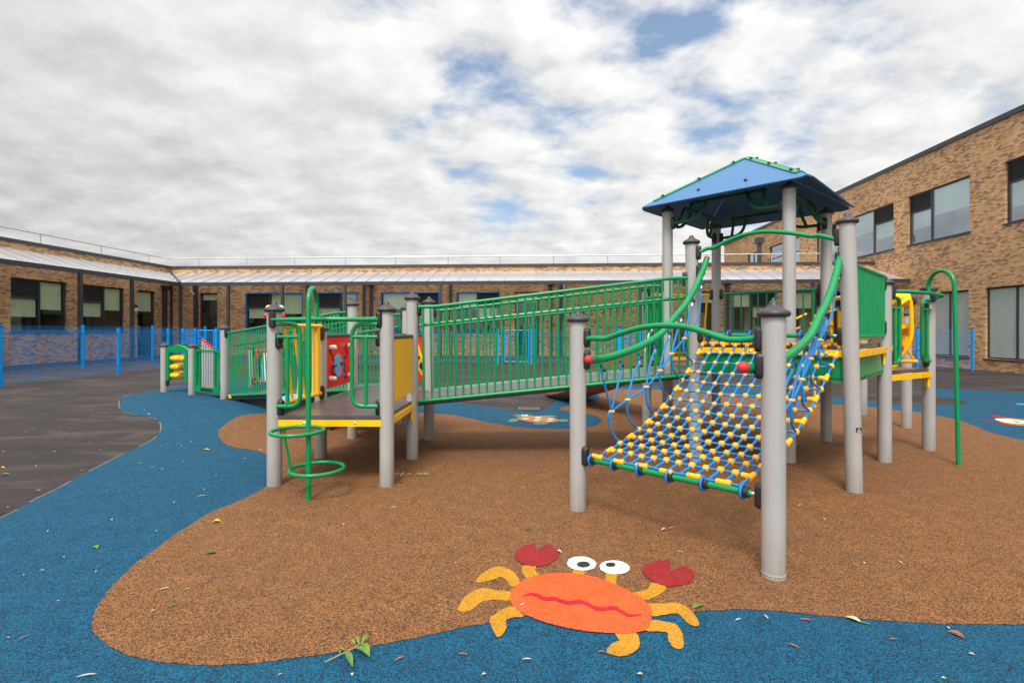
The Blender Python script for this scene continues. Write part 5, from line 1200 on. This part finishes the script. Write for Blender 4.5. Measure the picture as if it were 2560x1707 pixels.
# scattered scraps, told apart only by what they lie on
zones = (('leafc', 'tiny pale leaf scrap on the blue rubber curving along the left', 'leaf scraps on the blue rubber', [(330,1240),(120,1330),(245,1420),(300,1230),(268,1231),(407,1174),(458,1157),(404,1118),(381,1170),(445,1110),(478,1105),(545,1160),(453,1116),(370,1129),(350,1160),(436,1258),(510,1225),(540,1190),(280,1301),(160,1395),(105,1429),(240,1431),(390,1330),(60,1440),(60,1597),(20,1597),(145,1505),(575,1145),(612,1148),(522,1054),(461,1055),(500,1090),(360,1026),(433,1015),(2430,1640),(2370,1573),(1915,1545),(1720,1700),(1600,1690),(2360,1700),(880,1690),(700,1690),(1210,1690)]),
         ('leafp', 'tiny pale leaf scrap on the brown rubber floor', 'leaf scraps on the brown rubber', [(860,1313),(732,1456),(680,1495),(690,1340),(1138,1410),(700,1570),(445,1450),(470,1475),(410,1475),(384,1530),(330,1488),(650,1340),(660,1130),(700,1100),(840,1252),(845,1090),(880,1100),(945,1258),(985,1270),(1110,1120),(1240,1260),(1310,1220),(1390,1270),(1520,1250),(1590,1255),(1260,1085),(1405,1145),(2000,1265),(2180,1345),(2060,1300),(2160,1410),(2250,1408),(2230,1030),(2260,1150),(2380,1090),(1785,1240),(1840,1060),(2490,1200),(2350,1260),(570,1380),(455,1340)]),
         ('leafy', 'tiny yellowish leaf scrap on the dark tarmac', 'leaf scraps on the tarmac', [(70,1036),(82,1072),(233,1041),(48,1086),(63,1083),(148,1072),(277,1096),(264,1121),(137,1130),(84,1146),(204,1178),(10,1130),(60,1000),(200,1000),(330,975),(120,985),(178,1072),(251,1125),(170,1030),(23,1008),(95,1228),(20,1270),(1210,1000),(1235,996),(1330,985),(1380,1000),(2100,905),(2200,935),(2480,930),(1180,975),(30,905),(60,915),(110,917),(130,925),(250,905),(300,925)]))
for mat, lab, grp, pts_ in zones:
    for (x, y) in pts_:
        m_ = random.choice(('leafc','leafp','leafc','leafw','leafr')) if mat != 'leafy' else random.choice(('leafy','leafc','leafp'))
        d_ = gp(x,y).y; leaf(x, y, random.choice((1,2,2,5,5,2)), m_, lab, grp, s=random.uniform(.45,.85)*(1+.05*max(0,d_-3)), lift=.0085, name='leaf_scrap')

# ================================================================== LIGHT, SKY, CAMERA
SUN_EL, SUN_AZ = R(55), R(-168)          # azimuth from +y towards +x : behind the camera, a little left
sd_ = Vector((math.sin(SUN_AZ)*math.cos(SUN_EL), math.cos(SUN_AZ)*math.cos(SUN_EL), math.sin(SUN_EL)))
sl = bpy.data.lights.new('sun', 'SUN'); sl.energy = 3.0; sl.angle = R(16); sl.color = (1,.95,.88)
so = bpy.data.objects.new('sun', sl); COL.objects.link(so); so.rotation_euler = sd_.to_track_quat('Z','Y').to_euler()
w = bpy.data.worlds.new('World'); SC.world = w; w.use_nodes = True; t = w.node_tree; t.nodes.clear()
ow = t.nodes.new('ShaderNodeOutputWorld'); bg = N(t, 'ShaderNodeBackground', Strength=.1); t.links.new(bg.outputs[0], ow.inputs[0])
sk = t.nodes.new('ShaderNodeTexSky'); sk.sky_type = 'NISHITA'; sk.sun_disc = False; sk.sun_elevation = SUN_EL; sk.sun_rotation = SUN_AZ
tc = N(t, 'ShaderNodeTexCoord'); se = N(t, 'ShaderNodeSeparateXYZ'); t.links.new(tc.outputs['Generated'], se.inputs[0])
def mth(op, a, b=None, clamp=False):
    n = N(t, 'ShaderNodeMath', operation=op, use_clamp=clamp)
    for i, v_ in enumerate((a, b)):
        if v_ is None: continue
        if hasattr(v_, 'links'): t.links.new(v_, n.inputs[i])
        else: n.inputs[i].default_value = v_
    return n.outputs[0]
zz = mth('MAXIMUM', se.outputs[2], 0.0); dn = mth('ADD', zz, .27)
cx_ = mth('DIVIDE', se.outputs[0], dn); cy_ = mth('DIVIDE', se.outputs[1], dn)
cv = N(t, 'ShaderNodeCombineXYZ'); t.links.new(cx_, cv.inputs[0]); t.links.new(cy_, cv.inputs[1])
mp = N(t, 'ShaderNodeMapping'); mp.inputs['Rotation'].default_value = (0,0,R(-12)); mp.inputs['Scale'].default_value = (1.0,1.15,1); mp.inputs['Location'].default_value = (12.6,-3.3,0); t.links.new(cv.outputs[0], mp.inputs[0])
n1 = N(t, 'ShaderNodeTexNoise', Scale=3.5, Detail=12.0, Roughness=.56, Distortion=.1); t.links.new(mp.outputs[0], n1.inputs['Vector'])
n2 = N(t, 'ShaderNodeTexNoise', Scale=4.8, Detail=10.0, Roughness=.55, Distortion=.1); t.links.new(mp.outputs[0], n2.inputs['Vector'])
def toward(px, py, k):                   # how near a direction of the sky is to a given one
    v_ = Vector(((px-CX)/F, 1, -(py-CY)/F)).normalized(); dp = N(t, 'ShaderNodeVectorMath', operation='DOT_PRODUCT'); t.links.new(tc.outputs['Generated'], dp.inputs[0]); dp.inputs[1].default_value = v_
    return mth('POWER', mth('MAXIMUM', dp.outputs['Value'], 0.0), k)
thin = mth('ADD', mth('MULTIPLY', toward(1850,130,22), .155), mth('MULTIPLY', toward(1100,150,30), .145))
thin = mth('ADD', thin, mth('MULTIPLY', toward(1250,470,90), .10))
nb = N(t, 'ShaderNodeTexNoise', Scale=1.1, Detail=3.0); t.links.new(mp.outputs[0], nb.inputs['Vector'])
dens = mth('SUBTRACT', mth('ADD', mth('ADD', mth('MULTIPLY', n1.outputs['Fac'], .8), mth('MULTIPLY', nb.outputs['Fac'], .25)), .150), thin)
dens = mth('ADD', dens, mth('MULTIPLY', toward(100,350,5), .15))
cov = ramp(t, [(.435, (0,0,0)), (.475, (.32,.32,.32)), (.52, (.72,.72,.72)), (.585, (1,1,1))], dens).outputs['Color']
mo = N(t, 'ShaderNodeVectorMath', operation='ADD'); t.links.new(mp.outputs[0], mo.inputs[0]); mo.inputs[1].default_value = (.035,-.075,0)
n1b = N(t, 'ShaderNodeTexNoise', Scale=3.5, Detail=12.0, Roughness=.56, Distortion=.1); t.links.new(mo.outputs[0], n1b.inputs['Vector'])
relief = mth('MULTIPLY', mth('SUBTRACT', n1.outputs['Fac'], n1b.outputs['Fac']), .70)
shade = ramp(t, [(.28, (6.5,6.45,6.55)), (.45, (7.2,7.15,7.1)), (.56, (7.9,7.85,7.75)), (.72, (7.5,7.45,7.4))], mth('ADD', mth('MULTIPLY', n2.outputs['Fac'], .75), mth('MULTIPLY', n1.outputs['Fac'], .25))).outputs['Color']
# cloud is brighter where the sun stands behind it and towards the zenith
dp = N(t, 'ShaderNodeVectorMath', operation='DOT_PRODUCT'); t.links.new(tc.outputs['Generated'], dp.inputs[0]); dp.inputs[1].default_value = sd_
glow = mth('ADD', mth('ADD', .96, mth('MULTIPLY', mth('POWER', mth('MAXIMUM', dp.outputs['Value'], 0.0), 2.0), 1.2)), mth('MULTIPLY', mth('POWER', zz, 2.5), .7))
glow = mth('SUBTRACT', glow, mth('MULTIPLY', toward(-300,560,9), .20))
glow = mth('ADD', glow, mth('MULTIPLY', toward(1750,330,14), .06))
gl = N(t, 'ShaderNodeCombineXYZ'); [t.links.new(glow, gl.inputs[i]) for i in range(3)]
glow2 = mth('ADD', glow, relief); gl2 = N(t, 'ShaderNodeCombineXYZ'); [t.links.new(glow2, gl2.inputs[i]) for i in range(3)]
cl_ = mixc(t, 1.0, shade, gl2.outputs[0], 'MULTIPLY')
blue = mixc(t, .40, mixc(t, 1.0, sk.outputs[0], (1.5,1.6,1.6), 'MULTIPLY'), (3.6,4.6,6.2))
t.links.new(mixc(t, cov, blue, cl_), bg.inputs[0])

cd = bpy.data.cameras.new('camera'); cd.sensor_width = 36; cd.lens = 36*F/2560; cd.shift_y = (853.5-CY)/2560*-1.0; cd.clip_start = .05; cd.clip_end = 1000
co = bpy.data.objects.new('camera', cd); COL.objects.link(co); co.location = (0,0,H); co.rotation_euler = (R(90),0,0); SC.camera = co
SC.view_settings.view_transform = 'Standard'; SC.view_settings.look = 'None'; SC.view_settings.exposure = 0.17; SC.view_settings.gamma = 1.0
